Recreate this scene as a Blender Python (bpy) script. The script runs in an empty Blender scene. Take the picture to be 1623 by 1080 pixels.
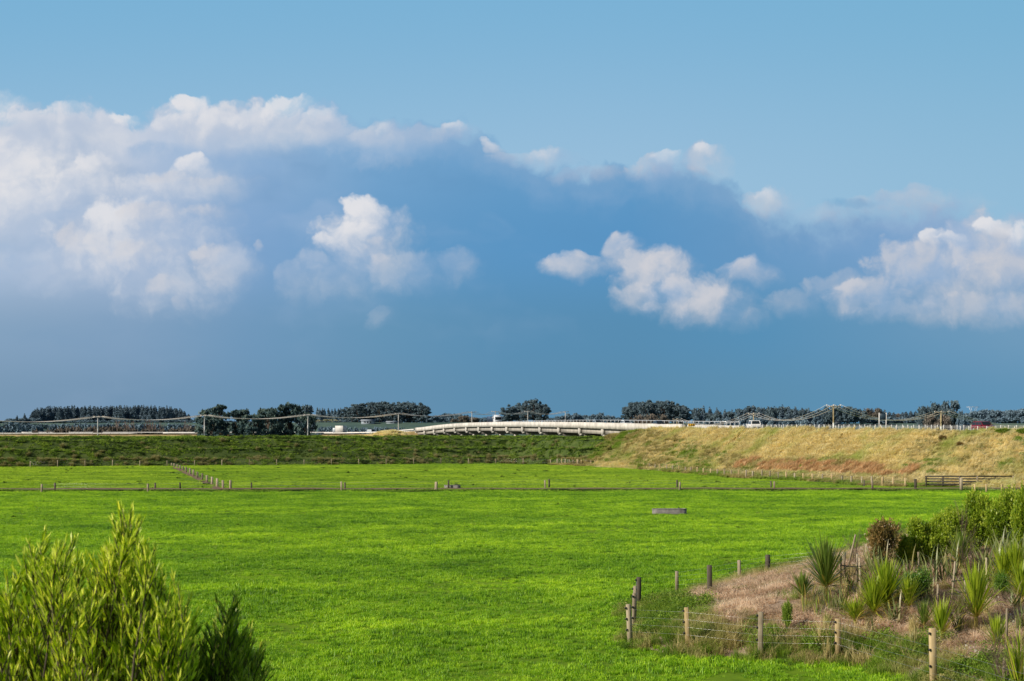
import bpy, bmesh, math, random
import numpy as np
from mathutils import Vector, Matrix, noise as mn
R = math.radians
S = bpy.context.scene
C = S.collection
rng = random.Random(7)
nr = np.random.default_rng(7)

# ---------------------------------------------------------------- camera
F = 2254.0            # focal length measured in the photograph's pixels
HZ = 682.0            # row of the level horizon
H = 7.0               # eye height above the paddock
cam = bpy.data.cameras.new('camera')
co = bpy.data.objects.new('camera', cam)
C.objects.link(co)
co.location = (0, 0, H)
co.rotation_euler = (R(90), 0, 0)
cam.sensor_width = 36
cam.lens = 36 * F / 1623
cam.shift_y = (HZ - 540) / 1623
cam.clip_start = 0.1
cam.clip_end = 30000
cam.dof.use_dof = True
cam.dof.focus_distance = 75
cam.dof.aperture_fstop = 7.1
S.camera = co
S.view_settings.view_transform = 'Standard'
S.view_settings.look = 'None'
S.view_settings.exposure = 0
S.view_settings.gamma = 1
S.render.engine = 'CYCLES'
try:
    S.cycles.max_bounces = 8
    S.cycles.transparent_max_bounces = 8
    S.cycles.sample_clamp_indirect = 4
except Exception:
    pass

SUN_ELEV = 28.0
SUN_DIR = Vector((-0.87, -0.49, 0)).normalized() * math.cos(R(SUN_ELEV)) + Vector((0, 0, math.sin(R(SUN_ELEV))))
sl = bpy.data.lights.new('sun', 'SUN')
sl.energy = 5.0
sl.angle = R(0.6)
sl.color = (1.0, 0.89, 0.74)
so = bpy.data.objects.new('sun', sl)
C.objects.link(so)
so.location = (-40, -20, 60)
so.rotation_euler = SUN_DIR.to_track_quat('Z', 'Y').to_euler()


def lin(c):
    return tuple(((v / 255) / 12.92 if v / 255 <= 0.04045 else ((v / 255 + 0.055) / 1.055) ** 2.4) for v in c)


# ---------------------------------------------------------------- node helper
class NT:
    def __init__(s, tree):
        s.t = tree

    def n(s, kind, **kw):
        nd = s.t.nodes.new(kind)
        for k, v in kw.items():
            setattr(nd, k, v)
        return nd

    def put(s, sock, v):
        if isinstance(v, X):
            s.t.links.new(v.s, sock)
        elif hasattr(v, 'is_output'):
            s.t.links.new(v, sock)
        elif isinstance(v, (tuple, list)):
            if sock.type == 'RGBA' and len(v) == 3:
                v = tuple(v) + (1,)
            sock.default_value = v
        else:
            if sock.type == 'VECTOR':
                v = (v, v, v)
            elif sock.type == 'RGBA':
                v = (v, v, v, 1)
            sock.default_value = v

    def m(s, op, a, b=None, c=None, clamp=False):
        nd = s.n('ShaderNodeMath', operation=op, use_clamp=clamp)
        for i, v in enumerate((a, b, c)):
            if v is not None:
                s.put(nd.inputs[i], v)
        return X(s, nd.outputs[0])

    def v(s, op, a, b=None, c=None):
        nd = s.n('ShaderNodeVectorMath', operation=op)
        for i, q in enumerate((a, b, c)):
            if q is not None:
                s.put(nd.inputs[i], q)
        return X(s, nd.outputs['Value' if op in ('DOT_PRODUCT', 'LENGTH') else 'Vector'])

    def comb(s, x, y, z=0.0):
        nd = s.n('ShaderNodeCombineXYZ')
        for i, q in enumerate((x, y, z)):
            s.put(nd.inputs[i], q)
        return X(s, nd.outputs[0])

    def sep(s, a):
        nd = s.n('ShaderNodeSeparateXYZ')
        s.put(nd.inputs[0], a)
        return [X(s, o) for o in nd.outputs]

    def noise(s, vec, scale, detail=4, rough=0.5, out=0, dist=0.0, dim='3D'):
        nd = s.n('ShaderNodeTexNoise', noise_dimensions=dim)
        s.put(nd.inputs['Vector'], vec)
        nd.inputs['Scale'].default_value = scale
        nd.inputs['Detail'].default_value = detail
        nd.inputs['Roughness'].default_value = rough
        nd.inputs['Distortion'].default_value = dist
        return X(s, nd.outputs[out])

    def voro(s, vec, scale, detail=2, smooth=0.6, rough=0.55):
        nd = s.n('ShaderNodeTexVoronoi', feature='SMOOTH_F1', voronoi_dimensions='2D')
        s.put(nd.inputs['Vector'], vec)
        nd.inputs['Scale'].default_value = scale
        nd.inputs['Smoothness'].default_value = smooth
        nd.inputs['Detail'].default_value = detail
        nd.inputs['Roughness'].default_value = rough
        return X(s, nd.outputs['Distance'])

    def mix(s, f, a, b):
        nd = s.n('ShaderNodeMix', data_type='RGBA')
        s.put(nd.inputs[0], f)
        s.put(nd.inputs[6], a)
        s.put(nd.inputs[7], b)
        return X(s, nd.outputs[2])

    def ramp(s, f, stops, interp='LINEAR'):
        nd = s.n('ShaderNodeValToRGB')
        cr = nd.color_ramp
        cr.interpolation = interp
        while len(cr.elements) < len(stops):
            cr.elements.new(0.5)
        for e, (p, c) in zip(cr.elements, stops):
            e.position = p
            e.color = tuple(c) + (1,) if len(c) == 3 else c
        s.put(nd.inputs[0], f)
        return X(s, nd.outputs[0])

    def ss(s, a, lo, hi, tmin=0.0, tmax=1.0):
        nd = s.n('ShaderNodeMapRange', interpolation_type='SMOOTHSTEP')
        s.put(nd.inputs[0], a)
        for i, q in enumerate((lo, hi, tmin, tmax)):
            s.put(nd.inputs[i + 1], q)
        return X(s, nd.outputs[0])


class X:
    def __init__(s, nt, sock):
        s.nt, s.s = nt, sock

    def __add__(s, o): return s.nt.m('ADD', s, o)
    __radd__ = __add__
    def __sub__(s, o): return s.nt.m('SUBTRACT', s, o)
    def __rsub__(s, o): return s.nt.m('SUBTRACT', o, s)
    def __mul__(s, o): return s.nt.m('MULTIPLY', s, o)
    __rmul__ = __mul__
    def __truediv__(s, o): return s.nt.m('DIVIDE', s, o)
    def cl(s): return s.nt.m('ADD', s, 0.0, clamp=True)


# ---------------------------------------------------------------- sky with clouds
def build_world():
    w = bpy.data.worlds.new('World')
    S.world = w
    w.use_nodes = True
    t = w.node_tree
    t.nodes.clear()
    g = NT(t)
    sky = g.n('ShaderNodeTexSky', sky_type='NISHITA')
    sky.sun_disc = False
    sky.sun_elevation = R(SUN_ELEV)
    sky.sun_rotation = math.atan2(SUN_DIR.x, SUN_DIR.y)
    sky.air_density = 1.0
    sky.dust_density = 0.6
    sky.ozone_density = 1.5
    tc = g.n('ShaderNodeTexCoord')
    x, y, z = g.sep(tc.outputs['Generated'])
    yy = g.m('MAXIMUM', y, 0.22)
    U = (x / yy) * 22.54 + 8.115
    V = 6.82 - (z / yy) * 22.54
    front = g.ss(y, 0.1, 0.5)
    P = g.comb(U, V)
    # clear air: the sky model, its brightness levelled towards what the afternoon air shows low down
    skc = g.v('SCALE', sky.outputs[0]); skc.s.node.inputs['Scale'].default_value = 0.065
    lowair = g.mix(g.ss(V, -0.5, 3.6), lin((122, 177, 213)), lin((154, 191, 219)))
    lowair = g.mix(g.ss(U, 9.0, 17.0, 0.0, 0.25), lowair, lin((118, 178, 206)))
    elev = g.ss(z, 0.30, 0.75)
    air = g.mix(g.m('MAXIMUM', elev, 1 - front), lowair, skc)
    # warps
    w1 = g.noise(P, 0.55, 3, 0.5, out=1, dim='2D')
    w2 = g.noise(P, 2.2, 4, 0.55, out=1, dim='2D')
    wv = g.v('SUBTRACT', w1, (0.5, 0.5, 0.5))
    wv2 = g.v('SUBTRACT', w2, (0.5, 0.5, 0.5))
    Q = g.v('MULTIPLY_ADD', wv, (0.45, 0.35, 0), P)
    Q = g.v('MULTIPLY_ADD', wv2, (0.30, 0.26, 0), Q)
    vor = g.voro(Q, 2.3, 3, 0.8, 0.55)               # puffs
    bil = (0.42 - vor) * 1.0
    Q2 = g.v('ADD', Q, (-0.09, -0.075, 0))           # one step towards the light
    vor2 = g.voro(Q2, 2.3, 3, 0.8, 0.55)
    fn = g.noise(P, 5.5, 4, 0.6, dim='2D') - 0.5
    relief = (vor2 - vor) * 2.2
    # the big shelf: its upper edge as a curve over U
    fc = g.n('ShaderNodeFloatCurve')
    pts = [(0, 190), (110, 178), (190, 192), (225, 192), (290, 168), (350, 172), (470, 168), (545, 180), (585, 205),
           (650, 208), (720, 214), (800, 240), (900, 265), (1000, 272), (1100, 280), (1155, 295), (1180, 325), (1290, 345),
           (1450, 325), (1540, 345), (1623, 365)]
    cm = fc.mapping.curves[0]
    lo, hi = -200, 1823
    while len(cm.points) < len(pts):
        cm.points.new(0.5, 0.5)
    for p, (a, b) in zip(cm.points, pts):
        p.location = ((a - lo) / (hi - lo), b / 500)
        p.handle_type = 'AUTO'
    fc.mapping.update()
    g.put(fc.inputs['Value'], (U - lo / 100) / ((hi - lo) / 100))
    top = X(g, fc.outputs[0]) * 5.0
    Uq, Vq, _ = g.sep(Q)
    dens = (Vq - top) + 0.26 + bil * 0.30 + fn * 0.10
    soft = g.ss(U, 11.5, 12.5, 0.16, 0.42)
    mass = g.ss(dens, -0.05, soft + 0.12)
    rim = g.ss(dens, 0.02, 0.20) * g.ss(dens, 0.85, 0.22) * g.ss(U, 7.5, 4.5, 0.10, 0.55)
    un = (U + 2.0) / 20.23

    def row(*cs):
        xs = [0, 200, 400, 600, 800, 1000, 1200, 1400, 1600]
        return g.ramp(un, [((q + 200) / 2023, lin(c)) for q, c in zip(xs, cs)])
    r1 = row((198, 207, 222), (176, 193, 217), (152, 181, 212), (120, 166, 207), (108, 159, 202), (102, 156, 200), (114, 162, 201), (125, 164, 198), (130, 169, 200))
    r2 = row((176, 193, 216), (164, 185, 214), (128, 165, 205), (103, 154, 197), (92, 149, 195), (90, 148, 195), (104, 153, 196), (120, 161, 202), (134, 167, 204))
    r3 = row((132, 162, 191), (129, 160, 191), (112, 152, 187), (101, 148, 182), (90, 142, 179), (88, 141, 178), (88, 144, 183), (100, 149, 185), (110, 154, 187))
    r4 = row((120, 151, 179), (116, 149, 179), (108, 147, 179), (101, 144, 176), (93, 141, 174), (90, 139, 172), (93, 142, 174), (92, 144, 179), (98, 147, 181))
    mc = g.mix(g.ss(V, 2.1, 3.9), r1, r2)
    mc = g.mix(g.ss(V, 3.9, 5.3), mc, r3)
    mc = g.mix(g.ss(V, 5.2, 6.4), mc, r4)
    mott = g.noise(g.v('MULTIPLY', Q, (0.5, 1.0, 0)), 0.9, 3, 0.55, dim='2D') - 0.5
    veil = mott * g.ss(V, 6.2, 3.4, 0.12, 0.42) * g.ss(U, 3.0, 9.0, 1.0, 0.6)
    mc = g.mix(g.ss(veil, 0.0, 0.13, 0.0, 0.36), mc, lin((178, 196, 222)))
    mc = g.mix(g.ss(veil, 0.0, -0.13, 0.0, 0.32), mc, lin((86, 137, 180)))
    mc = g.mix(rim, mc, lin((206, 212, 224)))
    col = g.mix(mass * front, air, mc)

    # cloud bodies: (cx, cy, rx, ry, strength)
    W = (226, 226, 230); Wm = (208, 212, 222); Wl = (208, 208, 214); Wc = (204, 203, 207)
    B = [(20, 290, 190, 120, .95), (150, 250, 150, 75, .65), (-40, 200, 120, 60, .8), (390, 205, 150, 48, .95), (300, 195, 75, 42, .7), (520, 205, 50, 32, .75),
         (300, 298, 130, 36, .70), (130, 300, 120, 50, .75), (220, 395, 185, 85, .85), (270, 460, 120, 56, .55), (70, 430, 120, 50, .45), (360, 430, 60, 44, .5),
         (585, 385, 98, 66, .85), (650, 440, 90, 42, .45), (540, 440, 90, 50, .35), (725, 425, 44, 34, .35), (490, 450, 60, 50, .25), (595, 502, 26, 20, .25),
         (612, 216, 60, 24, .6), (670, 226, 80, 24, .4), (725, 218, 60, 20, .6), (930, 276, 70, 18, .4), (830, 250, 60, 18, .4), (790, 234, 24, 10, .5), (868, 250, 60, 22, .55), (1050, 272, 66, 24, .65), (1125, 262, 40, 36, .7), (1225, 325, 56, 30, .6), (1310, 345, 70, 20, .4), (1480, 330, 120, 34, .45), (1400, 330, 60, 22, .3),
         (920, 424, 70, 24, .75), (990, 405, 36, 42, .75), (1045, 442, 76, 50, .9), (1105, 480, 106, 46, .95), (1020, 475, 56, 34, .6), (1182, 432, 52, 26, .75), (1160, 505, 66, 22, .5),
         (1250, 480, 60, 28, .35), (1330, 455, 70, 30, .4), (1590, 420, 110, 84, .95), (1500, 440, 150, 70, .85), (1380, 475, 90, 42, .75), (1600, 490, 160, 34, .7), (1460, 500, 130, 24, .6)]
    Q3 = g.v('ADD', Q, (-0.22, -0.22, 0))
    vb = g.voro(Q, 0.75, 2, 1.0, 0.4)
    vb2 = g.voro(Q3, 0.75, 2, 1.0, 0.4)
    big = vb2 - vb
    Qc = Q
    ed = (bil * 0.58 + fn * 0.34)
    mask = None
    for li, (cx, cy, rx, ry, stg) in enumerate(B):
        rx *= 1.08; ry *= 1.12
        if li % 4 == 0 and mask is not None:
            Qc = g.v('MULTIPLY_ADD', mask, (1e-7, 1e-7, 1e-7), Qc)
        q = g.v('MULTIPLY_ADD', Qc, (100 / rx, 100 / ry, 0), (-cx / rx, -cy / ry, 0))
        s_ = g.m('MULTIPLY_ADD', ed, 0.75, 1.0 - g.v('DOT_PRODUCT', q, q))
        dl = g.v('DOT_PRODUCT', q, (-0.5, -0.6, 0))
        wd = g.m('MAXIMUM', g.m('MULTIPLY_ADD', dl, -1.3, 1.15), 0.38)
        a = g.m('MULTIPLY', g.ss(s_, -0.05, wd), stg)
        mask = a if mask is None else g.m('MAXIMUM', g.m('MAXIMUM', mask, a), g.m('MULTIPLY_ADD', mask, 0.75, g.m('MULTIPLY', a, 0.5)))
    mask = g.m('MINIMUM', mask, 1.0)
    lit = g.ss(big * 1.3 + relief * 0.10 + fn * 0.22, -0.46, 0.38)
    grey = g.mix(g.ss(U, 3.0, 9.0), lin((180, 194, 215)), lin((160, 183, 212)))
    low = g.ss(V, 4.0, 5.3, 0.0, 0.35)
    grey = g.mix(low, grey, mc)
    bright = g.mix(g.ss(U, 0.0, 13.0), lin((222, 223, 228)), lin((198, 201, 210)))
    body = g.mix(lit, grey, bright)
    col = g.mix(g.m('MULTIPLY', mask, 0.96), col, body)

    # blue hollows between the billows, then the brightest heads
    D1 = (146, 178, 213); D2 = (124, 164, 207)
    L = [(262, 244, 70, 26, .75, 1.0, D1), (420, 262, 130, 34, .55, 1.2, D2), (460, 300, 100, 50, .35, 1.2, D2), (30, 410, 90, 30, .45, 1.2, D1), (20, 450, 130, 40, .5, 1.2, D2), (430, 340, 70, 50, .4, 1.2, D2), (120, 350, 90, 18, .35, 1.2, D1),
        (110, 184, 60, 18, .55, .5, W), (200, 188, 24, 12, .85, .3, W), (45, 192, 50, 16, .5, .5, W),
        (10, 270, 70, 50, .75, .9, W), (40, 310, 60, 26, .5, .9, W), (150, 262, 42, 18, .75, .5, W), (115, 285, 36, 16, .5, .7, W),
        (305, 172, 42, 28, .95, .3, W), (275, 192, 40, 16, .6, .6, W), (350, 188, 46, 20, .55, .6, W), (405, 185, 44, 20, .6, .5, W), (463, 168, 44, 20, .85, .3, W), (512, 182, 34, 14, .55, .6, W), (440, 205, 60, 14, .35, .9, Wm),
        (308, 262, 38, 22, .9, .35, W), (270, 282, 44, 12, .5, .8, Wl), (350, 290, 70, 9, .5, .9, Wl),
        (185, 360, 60, 30, .75, .5, W), (250, 345, 70, 22, .5, .6, Wl), (345, 342, 44, 18, .5, .6, Wl), (100, 380, 26, 20, .65, .5, Wl), (150, 395, 60, 26, .4, .9, Wl), (220, 410, 70, 26, .55, .8, Wl), (330, 410, 26, 20, .7, .5, Wl), (408, 400, 15, 11, .7, .6, Wl), (260, 455, 34, 20, .6, .7, Wl), (275, 482, 20, 14, .45, .8, Wl), (350, 440, 26, 20, .35, .9, Wl),
        (577, 354, 46, 40, 1.0, .3, W), (560, 380, 46, 30, .75, .5, W), (520, 386, 26, 18, .8, .5, W), (610, 402, 34, 22, .45, .7, Wl), (612, 425, 34, 16, .45, .8, Wl),
        (606, 205, 14, 9, .4, .9, W), (722, 206, 22, 9, .6, .8, W), (786, 228, 18, 6, .45, .9, W), (860, 240, 34, 9, .4, .9, W), (1066, 258, 30, 12, .6, .7, W), (1122, 243, 18, 14, .65, .5, W), (1216, 309, 22, 12, .6, .7, W), (1460, 318, 50, 10, .2, 1.0, Wl),
        (985, 378, 15, 16, .6, .6, Wl), (1002, 396, 20, 14, .5, .7, Wl), (940, 412, 30, 10, .45, .8, Wl), (900, 420, 32, 12, .5, .7, Wl), (1052, 430, 42, 24, .8, .5, Wl), (1085, 456, 48, 22, .6, .7, Wl), (1132, 474, 54, 22, .6, .7, Wl), (1010, 470, 30, 20, .4, .8, Wl), (1060, 490, 50, 14, .35, .9, Wl), (1178, 424, 28, 12, .6, .6, Wl),
        (1583, 366, 34, 18, .95, .3, W), (1630, 380, 30, 24, .8, .5, W), (1482, 386, 30, 16, .8, .4, W), (1515, 392, 30, 14, .6, .6, W), (1455, 402, 36, 14, .55, .6, Wl), (1540, 420, 60, 26, .4, .9, Wl), (1590, 425, 60, 30, .4, .9, Wc), (1352, 458, 30, 16, .6, .6, Wl), (1420, 440, 44, 18, .35, .9, Wl), (1500, 470, 70, 22, .35, .9, Wc),
    ]
    Qc = g.v('MULTIPLY_ADD', col, (1e-7, 1e-7, 1e-7), Qc)
    rl = (relief * 0.16 + fn * 0.24 + big * 0.3)
    for li, (cx, cy, rx, ry, stg, sf, tint) in enumerate(L):
        if li % 5 == 0:      # chains the evaluation order so that few values are alive at once
            Qc = g.v('MULTIPLY_ADD', col, (1e-7, 1e-7, 1e-7), Qc)
        rx *= 1.2; ry *= 1.25
        q = g.v('MULTIPLY_ADD', Qc, (100 / rx, 100 / ry, 0), (-cx / rx, -cy / ry, 0))
        s_ = g.m('MULTIPLY_ADD', ed, 0.85, 1.0 - g.v('DOT_PRODUCT', q, q))
        dl = g.v('DOT_PRODUCT', q, (-0.36, -0.46, 0))
        sh = g.m('MULTIPLY_ADD', rl, 0.5, g.m('ADD', dl, 0.70), clamp=True)
        wd = g.m('MAXIMUM', g.m('MULTIPLY_ADD', dl, -2.0, 0.75 + sf * 0.8), 0.17 + sf * 0.5)
        a = g.m('MULTIPLY', g.ss(s_, -0.04, wd), sh)
        a = g.m('MULTIPLY', a, stg * 0.95, clamp=True)
        col = g.mix(a, col, lin(tint))
    # thin darker rag on the right shoulder
    q = g.v('MULTIPLY_ADD', Qc, (100 / 70, 100 / 13, 0), (-1350 / 70, -327 / 13, 0))
    col = g.mix(g.ss(1.0 - g.v('DOT_PRODUCT', q, q) + ed, 0.0, 1.2, 0.0, 0.55), col, lin((104, 158, 200)))
    # below the horizon: dull ground bounce
    col = g.mix(g.ss(z, 0.0, -0.06), col, (0.10, 0.13, 0.09))
    bg = g.n('ShaderNodeBackground')
    bg.inputs[1].default_value = 1.0
    g.put(bg.inputs[0], col)
    out = g.n('ShaderNodeOutputWorld')
    t.links.new(bg.outputs[0], out.inputs[0])
    try:
        w.cycles.sampling_method = 'MANUAL'
        w.cycles.sample_map_resolution = 256
    except Exception:
        pass


build_world()

# ================================================================ mesh helpers
class MB:
    """collects faces; tone = one number per vertex read by the materials"""
    def __init__(s):
        s.v, s.f, s.t, s.mi = [], [], [], []
        s.cur = 0.5
        s.m = 0

    def add(s, vs, fs, tone=None):
        o = len(s.v)
        s.v.extend([tuple(p) for p in vs])
        s.t.extend([s.cur if tone is None else tone] * len(vs))
        s.f.extend([tuple(i + o for i in f) for f in fs])
        s.mi.extend([s.m] * len(fs))
        return o

    def box(s, c, d, rz=0.0, taper=1.0, bev=0.0):
        x, y, z = d[0] / 2, d[1] / 2, d[2] / 2
        if bev > 0:
            b = bev
            ring = [(-x + b, -y), (x - b, -y), (x, -y + b), (x, y - b), (x - b, y), (-x + b, y), (-x, y - b), (-x, -y + b)]
            lv = [(-z, 1, 0), (z - b, taper, 0), (z, taper, b)]
            vs = []
            for (zz, k, ins) in lv:
                for (a, q) in ring:
                    fa = 1 - ins / max(x, 1e-6); fb = 1 - ins / max(y, 1e-6)
                    vs.append((a * k * fa, q * k * fb, zz))
            fs = [tuple(range(7, -1, -1)), tuple(range(16, 24))]
            for l in range(2):
                for i in range(8):
                    j = (i + 1) % 8
                    fs.append((l * 8 + i, l * 8 + j, l * 8 + 8 + j, l * 8 + 8 + i))
        else:
            vs = [(-x, -y, -z), (x, -y, -z), (x, y, -z), (-x, y, -z)] + [(a * taper, b_ * taper, z) for a, b_ in ((-x, -y), (x, -y), (x, y), (-x, y))]
            fs = [(3, 2, 1, 0), (4, 5, 6, 7), (0, 1, 5, 4), (1, 2, 6, 5), (2, 3, 7, 6), (3, 0, 4, 7)]
        ca, sa = math.cos(rz), math.sin(rz)
        s.add([(c[0] + a * ca - b_ * sa, c[1] + a * sa + b_ * ca, c[2] + q) for a, b_, q in vs], fs)

    def tube(s, pts, rad, n=6, cap=True, tone=None):
        pts = [Vector(p) for p in pts]
        rads = rad if isinstance(rad, (list, tuple)) else [rad] * len(pts)
        vs = []
        up = Vector((0.13, 0.31, 0.94))
        for i, p in enumerate(pts):
            d = (pts[min(i + 1, len(pts) - 1)] - pts[max(i - 1, 0)])
            if d.length < 1e-9:
                d = Vector((0, 0, 1))
            d.normalize()
            a = d.cross(up if abs(d.dot(up)) < 0.98 else Vector((1, 0, 0)))
            a.normalize()
            b = d.cross(a)
            for k in range(n):
                w = 2 * math.pi * k / n
                vs.append(p + (a * math.cos(w) + b * math.sin(w)) * rads[i])
        fs = []
        for i in range(len(pts) - 1):
            for k in range(n):
                j = (k + 1) % n
                fs.append((i * n + k, i * n + j, (i + 1) * n + j, (i + 1) * n + k))
        if cap:
            fs.append(tuple(range(n - 1, -1, -1)))
            fs.append(tuple(range((len(pts) - 1) * n, len(pts) * n)))
        s.add(vs, fs, tone)

    def strip(s, pts, wid, side, tone=None, fold=0.0):
        """a leaf: ribbon along pts with width list"""
        vs, fs = [], []
        for p, w in zip(pts, wid):
            vs += [p - side * w, p + side * w]
        for i in range(len(pts) - 1):
            a = 2 * i
            fs.append((a, a + 1, a + 3, a + 2))
        s.add(vs, fs, tone)

    def build(s, name, mats, parent=None, smooth=False, loc=None):
        me = mesh_np(name, np.array(s.v, dtype=np.float32).reshape(-1, 3), s.f, np.array(s.t, dtype=np.float32), mats, s.mi, smooth)
        return link(name, me, parent, loc)


def mesh_np(name, v, f, tone, mats, mi=None, smooth=False):
    me = bpy.data.meshes.new(name)
    if isinstance(f, np.ndarray):
        n, k = f.shape
        loops = f.reshape(-1).astype(np.int32)
        ls = np.arange(0, n * k, k, dtype=np.int32)
        lt = np.full(n, k, dtype=np.int32)
    else:
        lt = np.array([len(q) for q in f], dtype=np.int32)
        loops = np.array([i for q in f for i in q], dtype=np.int32)
        ls = np.concatenate([[0], np.cumsum(lt)[:-1]]).astype(np.int32) if len(lt) else np.zeros(0, np.int32)
    me.vertices.add(len(v))
    me.vertices.foreach_set('co', v.astype(np.float32).reshape(-1))
    me.loops.add(len(loops))
    me.loops.foreach_set('vertex_index', loops)
    me.polygons.add(len(lt))
    me.polygons.foreach_set('loop_start', ls)
    me.polygons.foreach_set('loop_total', lt)
    if not isinstance(mats, (list, tuple)):
        mats = [mats]
    for m in mats:
        me.materials.append(m)
    if mi is not None and len(mats) > 1:
        me.polygons.foreach_set('material_index', np.array(mi, dtype=np.int32))
    me.update(calc_edges=True)
    me.validate()
    if tone is not None:
        a = me.attributes.new('tone', 'FLOAT', 'POINT')
        a.data.foreach_set('value', tone.astype(np.float32))
    if smooth:
        me.polygons.foreach_set('use_smooth', np.ones(len(me.polygons), dtype=bool))
    return me


def link(name, data, parent=None, loc=None):
    o = bpy.data.objects.new(name, data)
    C.objects.link(o)
    if parent is not None:
        o.parent = parent
    if loc is not None:
        o.location = loc
    return o


def tag(o, label=None, cat=None, group=None, kind=None):
    if label: o['label'] = label
    if cat: o['category'] = cat
    if group: o['group'] = group
    if kind: o['kind'] = kind
    return o


def thing(name, label, cat, loc=(0, 0, 0), rz=0.0, group=None):
    o = link(name, None, None, loc)
    o.rotation_euler = (0, 0, rz)
    return tag(o, label, cat, group)


def copy_tree(o, parent=None):
    c = o.copy()
    C.objects.link(c)
    c.parent = parent
    for ch in list(o.children):
        copy_tree(ch, c)
    return c


# ================================================================ materials
def newmat(name):
    m = bpy.data.materials.new(name)
    m.use_nodes = True
    t = m.node_tree
    t.nodes.clear()
    return m, NT(t)


def attr(g, nm='tone'):
    a = g.n('ShaderNodeAttribute', attribute_name=nm)
    return X(g, a.outputs['Fac'])


def pos(g):
    return X(g, g.n('ShaderNodeNewGeometry').outputs['Position'])


def finish(g, col, rough=0.8, bump=None, bstr=0.3, bdist=0.05, spec=0.3, metal=0.0, transl=0.0, tcol=None, extra=None):
    p = g.n('ShaderNodeBsdfPrincipled')
    g.put(p.inputs['Base Color'], col)
    g.put(p.inputs['Roughness'], rough)
    p.inputs['Specular IOR Level'].default_value = spec
    p.inputs['Metallic'].default_value = metal
    if bump is not None:
        b = g.n('ShaderNodeBump')
        b.inputs['Strength'].default_value = bstr
        b.inputs['Distance'].default_value = bdist
        g.put(b.inputs['Height'], bump)
        g.t.links.new(b.outputs[0], p.inputs['Normal'])
    sh = p.outputs[0]
    if transl > 0:
        tr = g.n('ShaderNodeBsdfTranslucent')
        g.put(tr.inputs[0], tcol if tcol is not None else col)
        mx = g.n('ShaderNodeMixShader')
        mx.inputs[0].default_value = transl
        g.t.links.new(sh, mx.inputs[1])
        g.t.links.new(tr.outputs[0], mx.inputs[2])
        sh = mx.outputs[0]
    o = g.n('ShaderNodeOutputMaterial')
    g.t.links.new(sh, o.inputs[0])
    return p


def mat_plain(name, c, rough=0.6, var=0.12, scale=2.0, spec=0.4, metal=0.0, bstr=0.15, stain=None):
    m, g = newmat(name)
    P = X(g, g.n('ShaderNodeTexCoord').outputs['Object'])
    n = g.noise(P, scale, 5, 0.6)
    k = g.ss(n, 0.3, 0.7, 1 - var * 2, 1 + var)
    v = g.v('SCALE', c if False else g.comb(*c)); g.put(v.s.node.inputs['Scale'], k)
    col = v
    if stain:
        n2 = g.noise(g.v('MULTIPLY', P, (1, 1, 0.25)), scale * 0.6, 4, 0.6)
        col = g.mix(g.ss(n2, 0.5, 0.75, 0.0, 0.6), v, stain)
    finish(g, col, rough, n, bstr, 0.01, spec, metal)
    return m


def mat_leaf(name, dark, mid, light, rough=0.5, transl=0.35, pscale=0.4, pamp=0.35, spec=0.4, alt=None, altlo=0.55, althi=0.75, tboost=1.5, band=None, pst=(1, 1, 1), apk=1.0, tt=(1.05, 1.0, 0.5)):
    """tone attribute runs the ramp; a slow noise over world position shifts it in patches"""
    m, g = newmat(name)
    t = attr(g)
    n = g.noise(g.v('MULTIPLY', pos(g), pst), pscale, 3, 0.55)
    f = (t + (n - 0.5) * (pamp * 2)).cl()
    col = g.ramp(f, [(0.0, dark), (0.5, mid), (1.0, light)])
    if alt:
        n2 = g.noise(g.v('MULTIPLY', pos(g), pst), pscale * 0.45 * apk, 3, 0.6)
        col = g.mix(g.ss(n2, altlo, althi), col, alt)
    if band:  # light and dark bands in the colour stand for shading of ground undulations
        nb = g.noise(g.v('MULTIPLY', pos(g), (0.35, 1, 1)), band, 2, 0.5)
        col = g.v('MULTIPLY', col, g.mix(g.ss(nb, 0.36, 0.64), (0.76, 0.83, 0.82), (1.10, 1.06, 1.0)))
    tc = g.v('MULTIPLY', col, (tboost * tt[0], tboost * tt[1], tboost * tt[2]))
    finish(g, col, rough, spec=spec, transl=transl, tcol=tc)
    return m


def mat_wood(name, c1, c2, sc=1.0):
    m, g = newmat(name)
    oi = g.n('ShaderNodeObjectInfo')
    P = X(g, g.n('ShaderNodeTexCoord').outputs['Object'])
    P = g.v('ADD', P, X(g, g.n('ShaderNodeObjectInfo').outputs['Location']))
    gr = g.noise(g.v('MULTIPLY', P, (38 * sc, 38 * sc, 2.2 * sc)), 1.0, 4, 0.6)
    bl = g.noise(P, 3.0 * sc, 3, 0.5)
    f = (gr * 0.7 + bl * 0.6 - 0.15 + (X(g, oi.outputs['Random']) - 0.5) * 0.35).cl()
    col = g.ramp(f, [(0.2, c1), (0.75, c2)])
    finish(g, col, 0.85, gr, 0.5, 0.01, 0.2)
    return m


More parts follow.
